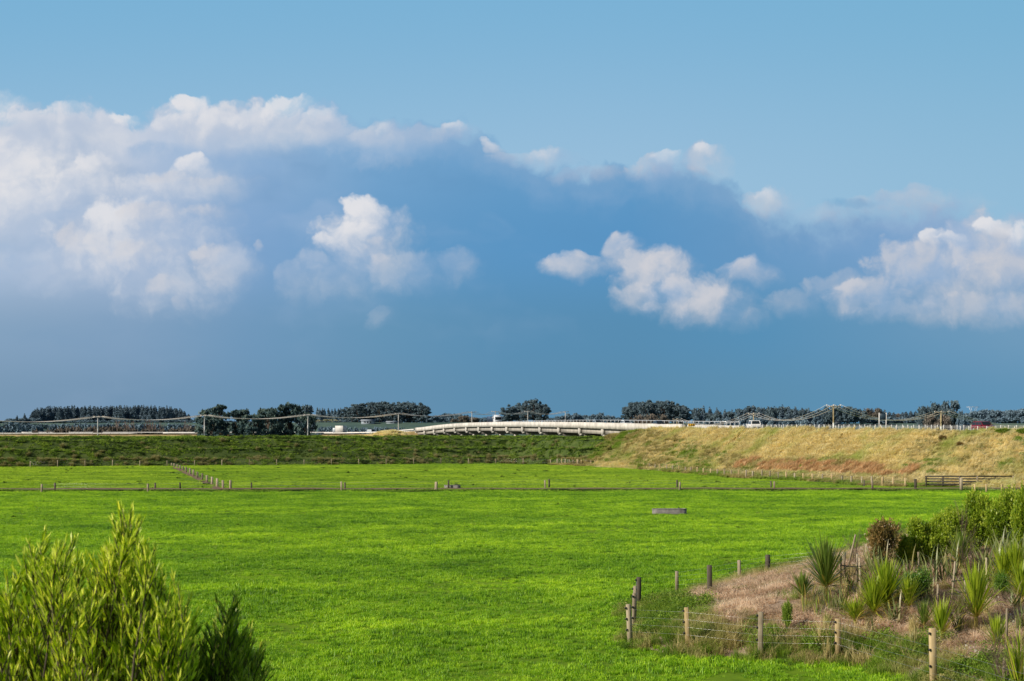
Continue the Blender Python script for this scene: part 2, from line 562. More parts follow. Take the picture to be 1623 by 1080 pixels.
M = {}
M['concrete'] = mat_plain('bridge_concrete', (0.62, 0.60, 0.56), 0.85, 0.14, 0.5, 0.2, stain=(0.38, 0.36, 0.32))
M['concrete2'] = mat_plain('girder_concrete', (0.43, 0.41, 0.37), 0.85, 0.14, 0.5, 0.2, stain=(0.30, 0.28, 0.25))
M['concrete3'] = mat_plain('shaded_crosshead_concrete', (0.15, 0.145, 0.135), 0.9, 0.14, 0.5, 0.2)  # darkened so that the shade under the deck sits in the colour
M['concrete_dark'] = mat_plain('weathered_concrete', (0.24, 0.23, 0.22), 0.9, 0.2, 2.5, 0.2, stain=(0.10, 0.10, 0.09))
M['asphalt'] = mat_plain('asphalt', (0.055, 0.055, 0.057), 0.9, 0.2, 0.6, 0.3)
M['line'] = mat_plain('road_paint', (0.75, 0.75, 0.72), 0.7, 0.1, 1.0)
M['steel'] = mat_plain('galvanised_steel', (0.62, 0.64, 0.66), 0.42, 0.1, 1.0, 0.5, 0.3)
M['rail_dark'] = mat_plain('dark_steel', (0.24, 0.25, 0.27), 0.5, 0.1, 1.0, 0.5, 0.3)  # plain darker steel for rail posts and grille
M['white_post'] = mat_plain('white_post_paint', (0.78, 0.78, 0.76), 0.5, 0.06, 1.0)
M['wire'] = mat_plain('bare_conductor', (0.85, 0.78, 0.68), 0.45, 0.05, 0.5, 0.5, 0.0)
M['fwire'] = mat_plain('fence_wire', (0.55, 0.55, 0.54), 0.4, 0.05, 0.5, 0.5, 0.6)
M['black'] = mat_plain('black_plastic', (0.015, 0.015, 0.016), 0.4, 0.05, 5)
M['post'] = mat_wood('weathered_post', (0.16, 0.13, 0.09), (0.46, 0.39, 0.28))
M['post_new'] = mat_wood('treated_post', (0.30, 0.22, 0.10), (0.58, 0.45, 0.26))
M['post_dark'] = mat_wood('old_dark_post', (0.045, 0.04, 0.03), (0.15, 0.13, 0.10))
M['board_dark'] = mat_wood('dark_yard_rail', (0.03, 0.03, 0.03), (0.085, 0.08, 0.075))
M['pole'] = mat_wood('power_pole_wood', (0.22, 0.18, 0.10), (0.46, 0.38, 0.22))
M['polec'] = mat_plain('concrete_pole', (0.45, 0.45, 0.43), 0.7, 0.1, 1.0)
M['glass_dark'] = mat_plain('dark_glass', (0.02, 0.028, 0.035), 0.15, 0.02, 1.0, 0.25)
M['tyre'] = mat_plain('tyre_rubber', (0.02, 0.02, 0.02), 0.85, 0.1, 8)
M['rim'] = mat_plain('alloy', (0.5, 0.5, 0.52), 0.35, 0.05, 3, 0.6, 0.7)
M['red_light'] = mat_plain('red_lens', (0.45, 0.015, 0.01), 0.2, 0.02, 3, 0.7)
M['lamp'] = mat_plain('headlamp_lens', (0.8, 0.8, 0.78), 0.15, 0.02, 3, 0.8)
for nm, c in (('red', (0.17, 0.010, 0.014)), ('white', (0.80, 0.80, 0.79)), ('silver', (0.45, 0.52, 0.58)), ('darkblue', (0.03, 0.05, 0.09)), ('cab', (0.75, 0.80, 0.85))):
    M['paint_' + nm] = mat_plain('car_paint_' + nm, c, 0.25, 0.03, 1.0, 0.7)
M['yellow'] = mat_plain('yellow_sign_face', (0.75, 0.42, 0.01), 0.5, 0.04, 2)
M['signback'] = mat_plain('sign_back', (0.02, 0.045, 0.07), 0.5, 0.1, 1)
M['bark'] = mat_plain('bark', (0.11, 0.085, 0.065), 0.95, 0.3, 3)
M['twig'] = mat_plain('grey_brown_twigs', (0.17, 0.125, 0.09), 0.9, 0.3, 3)
M['twigdark'] = mat_plain('dark_brown_twigs', (0.085, 0.06, 0.035), 0.9, 0.3, 3)
M['bare'] = mat_plain('pale_winter_twigs', (0.34, 0.25, 0.20), 0.9, 0.2, 0.3)
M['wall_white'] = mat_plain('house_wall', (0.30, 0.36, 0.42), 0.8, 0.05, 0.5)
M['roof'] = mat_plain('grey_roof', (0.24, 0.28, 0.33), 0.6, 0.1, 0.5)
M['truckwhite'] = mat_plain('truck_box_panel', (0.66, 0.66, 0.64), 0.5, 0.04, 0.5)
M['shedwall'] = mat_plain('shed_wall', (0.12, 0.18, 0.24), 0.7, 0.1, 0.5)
M['stone'] = mat_plain('pale_stone', (0.5, 0.48, 0.44), 0.9, 0.15, 8)

# foliage
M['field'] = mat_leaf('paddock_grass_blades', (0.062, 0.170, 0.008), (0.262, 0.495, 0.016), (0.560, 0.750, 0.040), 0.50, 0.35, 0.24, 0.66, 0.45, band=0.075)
M['field2'] = mat_leaf('far_paddock_grass', (0.115, 0.215, 0.016), (0.320, 0.500, 0.036), (0.560, 0.700, 0.065), 0.55, 0.35, 0.22, 0.66, 0.3, band=0.05)
M['bankgrass'] = mat_leaf('rough_bank_grass', (0.012, 0.040, 0.008), (0.165, 0.290, 0.036), (0.430, 0.560, 0.095), 0.8, 0.25, 0.55, 0.85, 0.15, alt=(0.030, 0.060, 0.014), altlo=0.50, althi=0.64, pst=(0.16, 1, 1.6), apk=2.6)  # stretched dark streaks deepen the ridges, their shade put into the colour
M['tuft'] = mat_leaf('pale_rank_tufts', (0.098, 0.112, 0.042), (0.308, 0.294, 0.14), (0.476, 0.434, 0.238), 0.85, 0.25, 0.4, 0.35, 0.1)
M['drygrass'] = mat_leaf('dry_slope_grass', (0.46, 0.40, 0.20), (0.80, 0.73, 0.44), (0.93, 0.88, 0.64), 0.8, 0.36, 0.34, 0.32, 0.15, alt=(0.50, 0.56, 0.18), altlo=0.46, althi=0.78, tt=(1.0, 0.95, 0.78), tboost=1.6)
M['reeds'] = mat_leaf('rust_coloured_reeds', (0.26, 0.16, 0.075), (0.60, 0.40, 0.21), (0.82, 0.64, 0.40), 0.8, 0.36, 0.9, 0.5, 0.15, tt=(1.0, 0.95, 0.78), tboost=1.6)
M['mulch'] = mat_leaf('pinkish_dead_grass', (0.179, 0.116, 0.074), (0.63, 0.462, 0.326), (0.95, 0.819, 0.651), 0.85, 0.36, 1.1, 0.7, 0.1, alt=(0.315, 0.294, 0.105), altlo=0.54, althi=0.70, tt=(1.0, 0.95, 0.78), tboost=1.6)
M['weeds'] = mat_leaf('green_weeds', (0.035, 0.090, 0.008), (0.150, 0.270, 0.018), (0.320, 0.430, 0.050), 0.55, 0.35, 0.8, 0.4, 0.35, alt=(0.40, 0.34, 0.14), altlo=0.52, althi=0.66)
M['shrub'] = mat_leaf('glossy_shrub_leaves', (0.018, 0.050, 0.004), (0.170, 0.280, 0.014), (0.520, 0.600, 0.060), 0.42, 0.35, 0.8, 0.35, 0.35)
M['shrubdark'] = mat_leaf('dark_round_leaves', (0.023, 0.076, 0.012), (0.085, 0.204, 0.021), (0.209, 0.323, 0.038), 0.38, 0.3, 0.8, 0.25, 0.5)
M['olive'] = mat_leaf('bronze_olive_leaves', (0.045, 0.045, 0.015), (0.15, 0.128, 0.038), (0.42, 0.27, 0.105), 0.4, 0.3, 2.0, 0.25, 0.5)
M['bushdark'] = mat_leaf('shaded_bush_leaves', (0.020, 0.060, 0.004), (0.190, 0.310, 0.012), (0.560, 0.620, 0.120), 0.42, 0.35, 2.2, 0.30, 0.45)  # darker copy of the bush leaves, shade put into the colour
M['bush'] = mat_leaf('long_bright_bush_leaves', (0.04, 0.098, 0.004), (0.356, 0.506, 0.014), (0.897, 0.92, 0.18), 0.42, 0.40, 2.2, 0.30, 0.45)
M['flax'] = mat_leaf('spiky_green_leaves', (0.50, 0.38, 0.10), (0.09, 0.165, 0.023), (0.225, 0.3, 0.052), 0.38, 0.25, 1.5, 0.05, 0.5)
M['flaxyellow'] = mat_leaf('bright_yellow_green_leaves', (0.50, 0.38, 0.10), (0.193, 0.306, 0.016), (0.451, 0.531, 0.041), 0.38, 0.35, 1.5, 0.05, 0.5)
M['flaxgrey'] = mat_leaf('grey_green_flax_leaves', (0.28, 0.238, 0.078), (0.119, 0.154, 0.052), (0.28, 0.322, 0.124), 0.4, 0.25, 1.5, 0.05, 0.5)
M['pine'] = mat_leaf('far_pine_needles', (0.105, 0.158, 0.215), (0.120, 0.178, 0.235), (0.138, 0.200, 0.250), 0.95, 0.1, 0.05, 0.2, 0.05)  # blued and lightened so that distance haze sits in the colour
M['macro'] = mat_leaf('macrocarpa_foliage', (0.090, 0.138, 0.182), (0.108, 0.162, 0.198), (0.140, 0.195, 0.215), 0.95, 0.1, 0.08, 0.25, 0.05)  # distance haze mixed into the foliage colour
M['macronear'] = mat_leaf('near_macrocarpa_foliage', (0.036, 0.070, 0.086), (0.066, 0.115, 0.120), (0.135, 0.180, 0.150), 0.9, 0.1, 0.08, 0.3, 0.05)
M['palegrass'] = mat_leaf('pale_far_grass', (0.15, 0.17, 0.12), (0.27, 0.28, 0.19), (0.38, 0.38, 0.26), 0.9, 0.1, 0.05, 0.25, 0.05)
M['hazy'] = mat_leaf('hazy_far_foliage', (0.125, 0.195, 0.265), (0.145, 0.220, 0.290), (0.170, 0.248, 0.305), 0.95, 0.1, 0.05, 0.2, 0.05)  # haze painted into the colour, stronger than on the pines
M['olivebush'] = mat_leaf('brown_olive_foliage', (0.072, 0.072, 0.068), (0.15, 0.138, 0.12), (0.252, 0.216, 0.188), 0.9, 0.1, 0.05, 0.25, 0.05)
M['scrub'] = mat_leaf('bright_scrub_leaves', (0.06, 0.112, 0.012), (0.165, 0.266, 0.026), (0.315, 0.406, 0.054), 0.6, 0.3, 0.5, 0.25, 0.3)


def mat_ground(name, stops, scale, detail=5, stretch=(1, 1, 1), bstr=0.6, bdist=0.1, second=None):
    m, g = newmat(name)
    P = g.v('MULTIPLY', pos(g), stretch)
    n = g.noise(P, scale, detail, 0.62)
    n2 = g.noise(P, scale * 9, 3, 0.6)
    f = (n * 0.75 + n2 * 0.45 - 0.1).cl()
    col = g.ramp(f, stops)
    if second:
        c2, lo, hi, sc2 = second
        col = g.mix(g.ss(g.noise(P, sc2, 3, 0.5), lo, hi), col, c2)
    finish(g, col, 0.95, n2, bstr, bdist, 0.1)
    return m


M['g_field'] = mat_ground('paddock_ground', [(0.25, (0.07, 0.14, 0.006)), (0.5, (0.15, 0.26, 0.010)), (0.8, (0.24, 0.38, 0.016))], 0.12)
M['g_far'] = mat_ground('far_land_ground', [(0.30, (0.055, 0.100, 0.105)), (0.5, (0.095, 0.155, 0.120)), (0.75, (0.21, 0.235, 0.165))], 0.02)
M['g_bank'] = mat_ground('stopbank_soil', [(0.25, (0.017, 0.035, 0.011)), (0.5, (0.063, 0.098, 0.025)), (0.8, (0.14, 0.161, 0.049))], 0.5, stretch=(0.56, 1.4, 1.4))
M['g_slope'] = mat_ground('embankment_soil', [(0.25, (0.196, 0.14, 0.056)), (0.5, (0.378, 0.294, 0.14)), (0.8, (0.588, 0.476, 0.252))], 0.3)
M['g_mound'] = mat_ground('mulched_soil', [(0.25, (0.126, 0.091, 0.063)), (0.5, (0.35, 0.252, 0.175)), (0.8, (0.644, 0.532, 0.42))], 1.6)
M['g_dirt'] = mat_ground('bare_dirt', [(0.25, (0.13, 0.085, 0.055)), (0.5, (0.22, 0.15, 0.10)), (0.8, (0.32, 0.24, 0.16))], 0.6)
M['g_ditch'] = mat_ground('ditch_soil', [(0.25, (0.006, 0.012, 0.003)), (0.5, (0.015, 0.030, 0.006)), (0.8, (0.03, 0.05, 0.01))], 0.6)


# ================================================================ terrain
def sstep(a, lo, hi):
    t = min(1, max(0, (a - lo) / (hi - lo)))
    return t * t * (3 - 2 * t)


def nz(x, y, s, seed=0.0):
    return mn.noise(Vector((x * s + seed, y * s - seed * 1.7, seed)))


def und(x, y):
    """gentle undulation of the paddocks"""
    k = sstep(y, 15, 30) * (1 - sstep(y, 255, 275))
    return k * (0.07 * nz(x, y, 0.16, 3.1) + 0.035 * nz(x, y, 0.5, 8.2))


def toe_in(x):
    """near the bridge the bank widens towards the embankment"""
    return 29 * sstep(x, -5, 23)


def toe(x):
    return 298 + 0.28 * x + 1.2 * nz(x, 0, 0.05, 2.0) - toe_in(x)


def h_bank(x, y):
    t = y - toe(x)
    wide = toe_in(x)
    if t < -0.5 or t > 52 + wide:
        return -0.3
    if t < 18:
        h = 5.38 * (t / 18.0)
        h += 0.55 * math.sin(t * 1.0 + 1.4 * nz(x, 0, 0.06, 5)) * sstep(t, 0, 2) * (1 - sstep(t, 16, 18))
    elif t < 32 + wide:
        h = 5.38 + 0.14 * (t - 18) / (14 + wide)
    else:
        h = 5.52 - (t - 32 - wide) / 3
    am = sstep(t, -0.5, 2)
    h += am * (0.28 * nz(x * 0.5, y, 0.45, 1.3) + 0.14 * nz(x * 0.7, y, 1.3, 4.4))
    return h


MB_FRONT = [(4.1, 46.4), (5.1, 44.6), (7.6, 43.4), (10.3, 42.5), (11.6, 38.6), (12.4, 30.0), (13.5, 12.0)]
MB_BACK = [(4.1, 46.4), (4.9, 55.7), (8.6, 61.9), (10.4, 65.0), (12.4, 69.0), (20, 82), (28, 97), (40, 120), (54, 146)]


def seg_d(p, a, b):
    ax, ay = a; bx, by = b
    dx, dy = bx - ax, by - ay
    t = max(0, min(1, ((p[0] - ax) * dx + (p[1] - ay) * dy) / (dx * dx + dy * dy)))
    return math.hypot(p[0] - ax - t * dx, p[1] - ay - t * dy)


POLY = list(reversed(MB_FRONT)) + MB_BACK[1:] + [(120, 146), (120, 12)]


def inside(x, y):
    c = False
    j = len(POLY) - 1
    for i in range(len(POLY)):
        xi, yi = POLY[i]; xj, yj = POLY[j]
        if (yi > y) != (yj > y) and x < (xj - xi) * (y - yi) / (yj - yi) + xi:
            c = not c
        j = i
    return c


def mdist(x, y):
    d = min(seg_d((x, y), a, b) for L_ in (MB_FRONT, MB_BACK) for a, b in zip(L_, L_[1:]))
    return d if inside(x, y) else -d


def h_mound(x, y):
    d = mdist(x, y)
    if d < 0:
        return und(x, y) + max(-0.3, 0.05 * d)
    h = 2.3 * (1 - math.exp(-d / 7.0)) 
    return und(x, y) + 0.02 + h + sstep(d, 0, 2) * (0.10 * nz(x, y, 0.6, 6.6) + 0.06 * nz(x, y, 1.9, 1.9))


def h_hill(x, y):
    return 5.35 - 0.215 * y + 0.12 * nz(x, y, 0.3, 2.2)


def land(x, y):
    h = und(x, y)
    if y < 27:
        h = max(h, h_hill(x, y))
    if x > 3 and y < 150:
        h = max(h, h_mound(x, y))
    if 240 < y < 370 and x < 36:
        h = max(h, h_bank(x, y))
    return h


def P3(px, py, D):
    return Vector(((px - 811.5) * D / F, D, H - (py - HZ) * D / F))


def G(px, py, d0=24.0, d1=400.0):
    """where the sight line of a pixel of the photograph meets the land"""
    D = d0
    while D < d1:
        p = P3(px, py, D)
        if p.z <= land(p.x, p.y):
            lo, hi = D - 0.5, D
            for _ in range(12):
                m_ = (lo + hi) / 2
                q = P3(px, py, m_)
                if q.z <= land(q.x, q.y): hi = m_
                else: lo = m_
            q = P3(px, py, hi)
            return Vector((q.x, q.y, land(q.x, q.y)))
        D += 0.5
    p = P3(px, py, d1)
    return Vector((p.x, p.y, 0))


def grid_mesh(name, xs, ys, fn, mat, smooth=True):
    nx, ny = len(xs), len(ys)
    v = np.array([(x, y, fn(x, y)) for y in ys for x in xs], dtype=np.float32)
    i = np.arange((nx - 1) * (ny - 1))
    a = (i // (nx - 1)) * nx + i % (nx - 1)
    f = np.stack([a, a + 1, a + nx + 1, a + nx], 1)
    me = mesh_np(name, v, f, None, mat, smooth=smooth)
    o = link(name, me)
    return tag(o, kind='structure')


def h_farland(x, y):
    """the flat behind the river rises to low terraces"""
    k = sstep(y, 650, 765)
    return k * (10.8 + 0.7 * nz(x, y, 0.004, 4.0)) + sstep(y, 800, 2400) * 3.0


def spaced(segs):
    out = []
    for a, b, st in segs:
        n = max(1, round((b - a) / st))
        out += [a + (b - a) * i / n for i in range(n)]
    return out + [segs[-1][1]]


def ground_h(x, y):
    if y < 600:
        return und(x, y)
    return h_farland(x, y)


ys = spaced([(-400, -20, 60), (-20, 20, 8), (20, 30, 1), (30, 130, 1.0), (130, 280, 2.0), (280, 560, 20), (560, 1100, 25), (1100, 3000, 200), (3000, 15000, 3000)])
xs = spaced([(-9000, -1000, 1600), (-1000, -300, 60), (-300, -110, 10), (-110, -40, 3), (-40, 60, 1.25), (60, 130, 3), (130, 400, 12), (400, 1000, 60), (1000, 9000, 1600)])
gnd = grid_mesh('ground', xs, ys, ground_h, [M['g_field'], M['g_far']])
_c = np.zeros(len(gnd.data.polygons) * 3, dtype=np.float32)
gnd.data.polygons.foreach_get('center', _c)
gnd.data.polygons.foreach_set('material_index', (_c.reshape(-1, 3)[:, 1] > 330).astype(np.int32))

# stopbank: rows follow the toe line
_xs = spaced([(-420, -130, 3), (-130, 40, 0.6)])
_ts = spaced([(-0.5, 19, 0.5), (19, 81, 1.5)])
_v = np.array([(x, toe(x) + t, h_bank(x, toe(x) + t)) for t in _ts for x in _xs], dtype=np.float32)
_nx = len(_xs)
_i = np.arange((_nx - 1) * (len(_ts) - 1))
_a = (_i // (_nx - 1)) * _nx + _i % (_nx - 1)
stopbank = tag(link('stopbank', mesh_np('stopbank', _v, np.stack([_a, _a + 1, _a + _nx + 1, _a + _nx], 1), None, M['g_bank'], smooth=True)), kind='structure')

grid_mesh('planting_mound', spaced([(3, 30, 0.4), (30, 120, 1.5)]), spaced([(12, 36, 1.5), (36, 75, 0.4), (75, 147, 1.2)]), h_mound, M['g_mound'])
grid_mesh('near_hillside', spaced([(-60, 3.0, 1.5), (3.0, 12.0, 1.5)]), spaced([(-40, 26, 1.5)]), h_hill, M['g_field'])

# ================================================================ road line: near edge of the carriageway
EDGE_PTS = [(170, 116), (130, 134), (104, 150), (84, 168), (72, 183), (62, 199), (52, 218), (43.5, 239), (35.5, 260), (28.5, 280)]
B0, B1 = Vector((28.5, 280)), Vector((-36, 530))
LEFT_PTS = [(-36, 530), (-47, 570), (-68, 604), (-115, 622), (-220, 629), (-420, 634)]


def catmull(pts, step, t0=None, t1=None):
    p = [Vector(q) for q in pts]
    p = [p[0] * 2 - p[1] if t0 is None else p[0] - t0] + p + [p[-1] * 2 - p[-2] if t1 is None else p[-1] + t1]
    out = []
    for i in range(1, len(p) - 2):
        n = max(1, int((p[i + 1] - p[i]).length / step))
        for k in range(n):
            t = k / n
            a, b, c_, d = p[i - 1], p[i], p[i + 1], p[i + 2]
            out.append(0.5 * ((2 * b) + (c_ - a) * t + (2 * a - 5 * b + 4 * c_ - d) * t * t + (3 * b - a - 3 * c_ + d) * t ** 3))
    out.append(p[-2])
    return out


bd = (B1 - B0)
RIGHT = catmull(EDGE_PTS, 1.0, None, bd.normalized() * 18)
LEFT = catmull(LEFT_PTS, 3.0, bd.normalized() * 30, None)
BR = [B0 + bd * (i / 60) for i in range(61)]


def z_bridge(t):
    # deck level along the bridge, t 0..1 from the right abutment; rises to a crest
    pts = [(0, 7.05), (0.1, 7.45), (0.25, 7.9), (0.45, 8.2), (0.62, 8.25), (0.78, 7.95), (0.92, 7.1), (1.0, 6.6)]
    for (a, x), (b, y) in zip(pts, pts[1:]):
        if t <= b:
            k = (t - a) / (b - a)
            return x + (y - x) * k
    return pts[-1][1]


def smoothz(t):
    return sum(z_bridge(min(1, max(0, t + k * 0.02))) for k in range(-4, 5)) / 9


def frames(line, zf):
    out = []
    n = len(line)
    for i, p in enumerate(line):
        d = (line[min(i + 1, n - 1)] - line[max(i - 1, 0)]).normalized()
        out.append((p, Vector((d.y, -d.x)), zf(i / (n - 1))))    # normal points away from the camera side
    return out


def z_right(t):
    return 6.45 + 0.60 * sstep(t, 0.35, 1.0)


def z_left(t):
    return 5.05 + 1.55 * (1 - sstep(t, 0.0, 0.22))


FR_R = frames(RIGHT, z_right)
FR_B = frames(BR, smoothz)
FR_L = frames(LEFT, z_left)


def ribbon(mb, fr, o1, o2, z, thick=None):
    vs, fs = [], []
    for (p, n, zz) in fr:
        a, b = p + n * o1, p + n * o2
        vs += [(a.x, a.y, zz + z), (b.x, b.y, zz + z)]
        if thick:
            vs += [(b.x, b.y, zz + z - thick), (a.x, a.y, zz + z - thick)]
    k = 4 if thick else 2
    for i in range(len(fr) - 1):
        a, b = i * k, (i + 1) * k
        if thick:
            for q in range(4):
                fs.append((a + q, a + (q + 1) % 4, b + (q + 1) % 4, b + q))
        else:
            fs.append((a, b, b + 1, a + 1))
    if thick:
        fs.append((0, 3, 2, 1))
        e = (len(fr) - 1) * 4
        fs.append((e, e + 1, e + 2, e + 3))
    mb.add(vs, fs)


# embankments: swept cross-section with a rough face
def emb_z(zt, o, s, ap=0.0):
    SL = 1.75
    if o < -1.5:
        h = zt - (-1.5 - o) / SL
        if h < ap:
            h = ap - (ap - h) * SL / 6.5
    elif o > 15.5:
        h = zt - (o - 15.5) / SL
    else:
        h = zt - 0.05
    return h


OFFS = [-22, -20.5, -19, -17.5, -16.5] + [-15.5 + i * 0.6 for i in range(24)] + [-1.4, 0, 4, 8, 12, 15.5] + [15.5 + 2 * i for i in range(1, 8)]


def emb_pt(fr_i, o, fr=None):
    p, n, zz = (fr or FR_R)[fr_i]
    q = p + n * o
    h = emb_z(zz, o, 0, 0.85 * (1 - sstep(p.y, 215, 240)))
    if o < -1.5 and h > -0.2:
        h += (0.13 * nz(q.x, q.y, 0.35, 7.7) + 0.06 * nz(q.x, q.y, 1.1, 3.3)) * sstep(-1.5 - o, 0, 1.5)
    return Vector((q.x, q.y, h))


def sweep(name, fr, mat, cap_len, cap_first=False):
    rows = []
    idx = list(range(len(fr)))
    for i in idx:
        rows.append([emb_pt(i, o, fr) for o in OFFS])
    p, n, zz = fr[0] if cap_first else fr[-1]
    d = Vector((-n.y, n.x)) * (-1 if cap_first else 1)
    if cap_first:
        d = -Vector((-n.y, n.x))
    ext = []
    for k in range(1, int(cap_len) + 1):
        u = k * 1.0
        row = []
        for o in OFFS:
            q = p + n * o + d * u
            zt = zz - u / 1.4 - 1.2
            oo = max(0, -1.5 - o) if o < 7 else max(0, o - 15.5)
            h = zz - math.hypot(oo / 1.75, u / 1.4) - 0.9 * sstep(u, 0, 1)
            row.append(Vector((q.x, q.y, h)))
        ext.append(row)
    rows = (list(reversed(ext)) + rows) if cap_first else rows + ext
    v = np.array([tuple(q) for r_ in rows for q in r_], dtype=np.float32)
    nx = len(OFFS)
    i = np.arange((nx - 1) * (len(rows) - 1))
    a = (i // (nx - 1)) * nx + i % (nx - 1)
    me = mesh_np(name, v, np.stack([a, a + 1, a + nx + 1, a + nx], 1), None, mat, smooth=True)
    o = tag(link(name, me), kind='structure')
    return o


sweep('road_embankment', FR_R, M['g_slope'], 10)
sweep('approach_embankment', FR_L, M['g_slope'], 8, cap_first=True)

mb = MB()
ribbon(mb, FR_R, 0.4, 14.2, 0.02)
road = tag(mb.build('road', M['asphalt']), kind='structure')
mb = MB()
ribbon(mb, FR_L, 0.4, 14.2, 0.02)
tag(mb.build('approach_road', M['asphalt']), kind='structure')
mb = MB()
for fr in (FR_R, FR_L):
    for o in (1.6, 12.9):
        ribbon(mb, fr, o, o + 0.12, 0.026)
    ribbon(mb, fr, 7.2, 7.32, 0.026)
tag(mb.build('road_markings', M['line']), kind='structure')

# ================================================================ track and ditch across the paddock
def track_y(x):
    return 165.5 + 0.012 * x + 1.0 * nz(x, 0, 0.02, 9)


def strip_mesh(name, x0, x1, st, f0, f1, zf, mat, rows=4):
    xs_ = spaced([(x0, x1, st)])
    v = np.array([(x, f0(x) + (f1(x) - f0(x)) * r / rows, zf(x, f0(x) + (f1(x) - f0(x)) * r / rows)) for r in range(rows + 1) for x in xs_], dtype=np.float32)
    nx = len(xs_)
    i = np.arange((nx - 1) * rows)
    a = (i // (nx - 1)) * nx + i % (nx - 1)
    return tag(link(name, mesh_np(name, v, np.stack([a, a + 1, a + nx + 1, a + nx], 1), None, mat, smooth=True)), kind='structure')


strip_mesh('path', -150, 110, 1.2, lambda x: track_y(x) - 0.8 + 0.35 * nz(x, 0, 0.3, 1), lambda x: track_y(x) + 2.2 + 2.0 * sstep(x, 62, 72) + 0.4 * nz(x, 0, 0.3, 2), lambda x, y: und(x, y) + 0.20, M['g_dirt'])
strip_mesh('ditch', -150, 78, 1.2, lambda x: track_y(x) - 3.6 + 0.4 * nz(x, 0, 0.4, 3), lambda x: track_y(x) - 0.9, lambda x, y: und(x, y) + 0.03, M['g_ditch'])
# bare strip under the dividing fence
DV0, DV1 = G(350, 777), G(276, 740.5)


def dvx(y):
    return DV0.x + (DV1.x - DV0.x) * (y - DV0.y) / (DV1.y - DV0.y)


_ys = spaced([(DV0.y, DV1.y, 2)])
_vv = [(dvx(y) + s_ * (0.55 + 0.25 * nz(y, s_, 0.4)), y, und(dvx(y), y) + 0.045) for y in _ys for s_ in (-1, 1)]
_ff = [(2 * i, 2 * i + 1, 2 * i + 3, 2 * i + 2) for i in range(len(_ys) - 1)]
tag(link('dirt_strip', mesh_np('dirt_strip', np.array(_vv), _ff, None, M['g_dirt'])), kind='structure')

# ================================================================ bridge
br = thing('road_bridge', 'long pale concrete road bridge on piers crossing behind the grass stopbank', 'bridge', (B0.x, B0.y, 0))


def rel(mb, o):
    """meshes written in world coordinates become children of o"""
    l = o.location
    mb.v = [(a - l.x, b - l.y, c - l.z) for a, b, c in mb.v]
    return mb


mb = MB(); ribbon(mb, FR_B, 0.05, 14.6, 0.0, 0.28); rel(mb, br).build('deck', M['asphalt'], br)
mb = MB(); ribbon(mb, FR_B, -0.22, 0.045, 1.12, 1.36); rel(mb, br).build('parapet', M['concrete'], br)
mb = MB(); ribbon(mb, FR_B, 14.61, 14.85, 0.8, 1.3); rel(mb, br).build('parapet', M['concrete'], br)
ns = 15
for i in range(ns):
    fr = FR_B[i * 4:i * 4 + 5]
    mb = MB()
    a = fr[0]; b = fr[-1]
    d = (b[0] - a[0]).normalized()
    g0 = (a[0] + d * 0.25, a[1], a[2]); g1 = (b[0] - d * 0.25, b[1], b[2])
    for o in (0.55, 5.0, 9.6, 13.7):
        ribbon(mb, [g0] + list(fr[1:4]) + [g1], o, o + 0.5, -0.285, 1.17)
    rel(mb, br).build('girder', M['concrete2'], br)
for i in range(ns + 1):
    p, n, z = FR_B[i * 4]
    if i == 0:
        z -= 0.0
    d = Vector((-n.y, n.x))
    rz = math.atan2(n.y, n.x)
    mb = MB()
    c = p + n * 0.16
    mb.box((c.x, c.y, z - 0.98), (0.70, 0.75, 1.38), rz)
    c = p + n * 0.45
    mb.box((c.x, c.y, z - 1.77), (0.8, 0.7, 0.40), rz, 1.10)
    pr = rel(mb, br).build('pier', M['concrete'], br)
    for o in (2.6, 7.3, 12.0):
        c = p + n * o
        mb = MB(); mb.tube([(c.x, c.y, -0.3), (c.x, c.y, z - 2.38)], 0.62, 14)
        rel(mb, br).build('column', M['concrete'], pr)
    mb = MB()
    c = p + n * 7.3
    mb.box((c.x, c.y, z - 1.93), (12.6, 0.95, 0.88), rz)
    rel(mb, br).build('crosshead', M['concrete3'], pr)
for t_, fr in ((0, FR_B[0]), (1, FR_B[-1])):
    p, n, z = fr
    d = Vector((-n.y, n.x)) * (-1 if t_ == 0 else 1)
    mb = MB()
    c = p + n * 7.3 + d * 0.5
    mb.box((c.x, c.y, z - 2.2), (15.2, 0.9, 3.6), math.atan2(n.y, n.x))
    rel(mb, br).build('abutment', M['concrete'], br)


def post_rail(name, label, cat, fr, off, post_h, spacing, rails, pm, rm, post_w=0.12, zoff=0.0, group=None, parent=None, start=0.0):
    p0 = fr[0][0]
    if parent is None:
        t = thing(name, label, cat, (p0.x, p0.y, 0), group=group)
    else:
        t = parent
    for (zz, hh, ww) in rails:
        mb = MB(); ribbon(mb, fr, off - ww / 2, off + ww / 2, zz + zoff, hh)
        rel(mb, t).build('rail', rm, t)
    # one post mesh, copied along the line
    acc = start
    mbp = MB(); mbp.box((0, 0, post_h / 2), (post_w, post_w * 0.8, post_h), 0, 1, 0.01)
    first = None
    k = 0
    for (a, b) in zip(fr, fr[1:]):
        L_ = (b[0] - a[0]).length
        while acc < L_:
            f = acc / L_
            q = a[0].lerp(b[0], f) + a[1] * off
            z = a[2] + (b[2] - a[2]) * f + zoff
            if first is None:
                first = mbp.build('post', pm, t); o = first
            else:
                o = first.copy(); C.objects.link(o)
            o.parent = t
            o.location = (q.x - t.location.x, q.y - t.location.y, z - t.location.z)
            o.rotation_euler = (rng.uniform(-.02, .02), rng.uniform(-.02, .02), math.atan2(a[1].y, a[1].x))
            k += 1
            acc += spacing
        acc -= L_
    return t


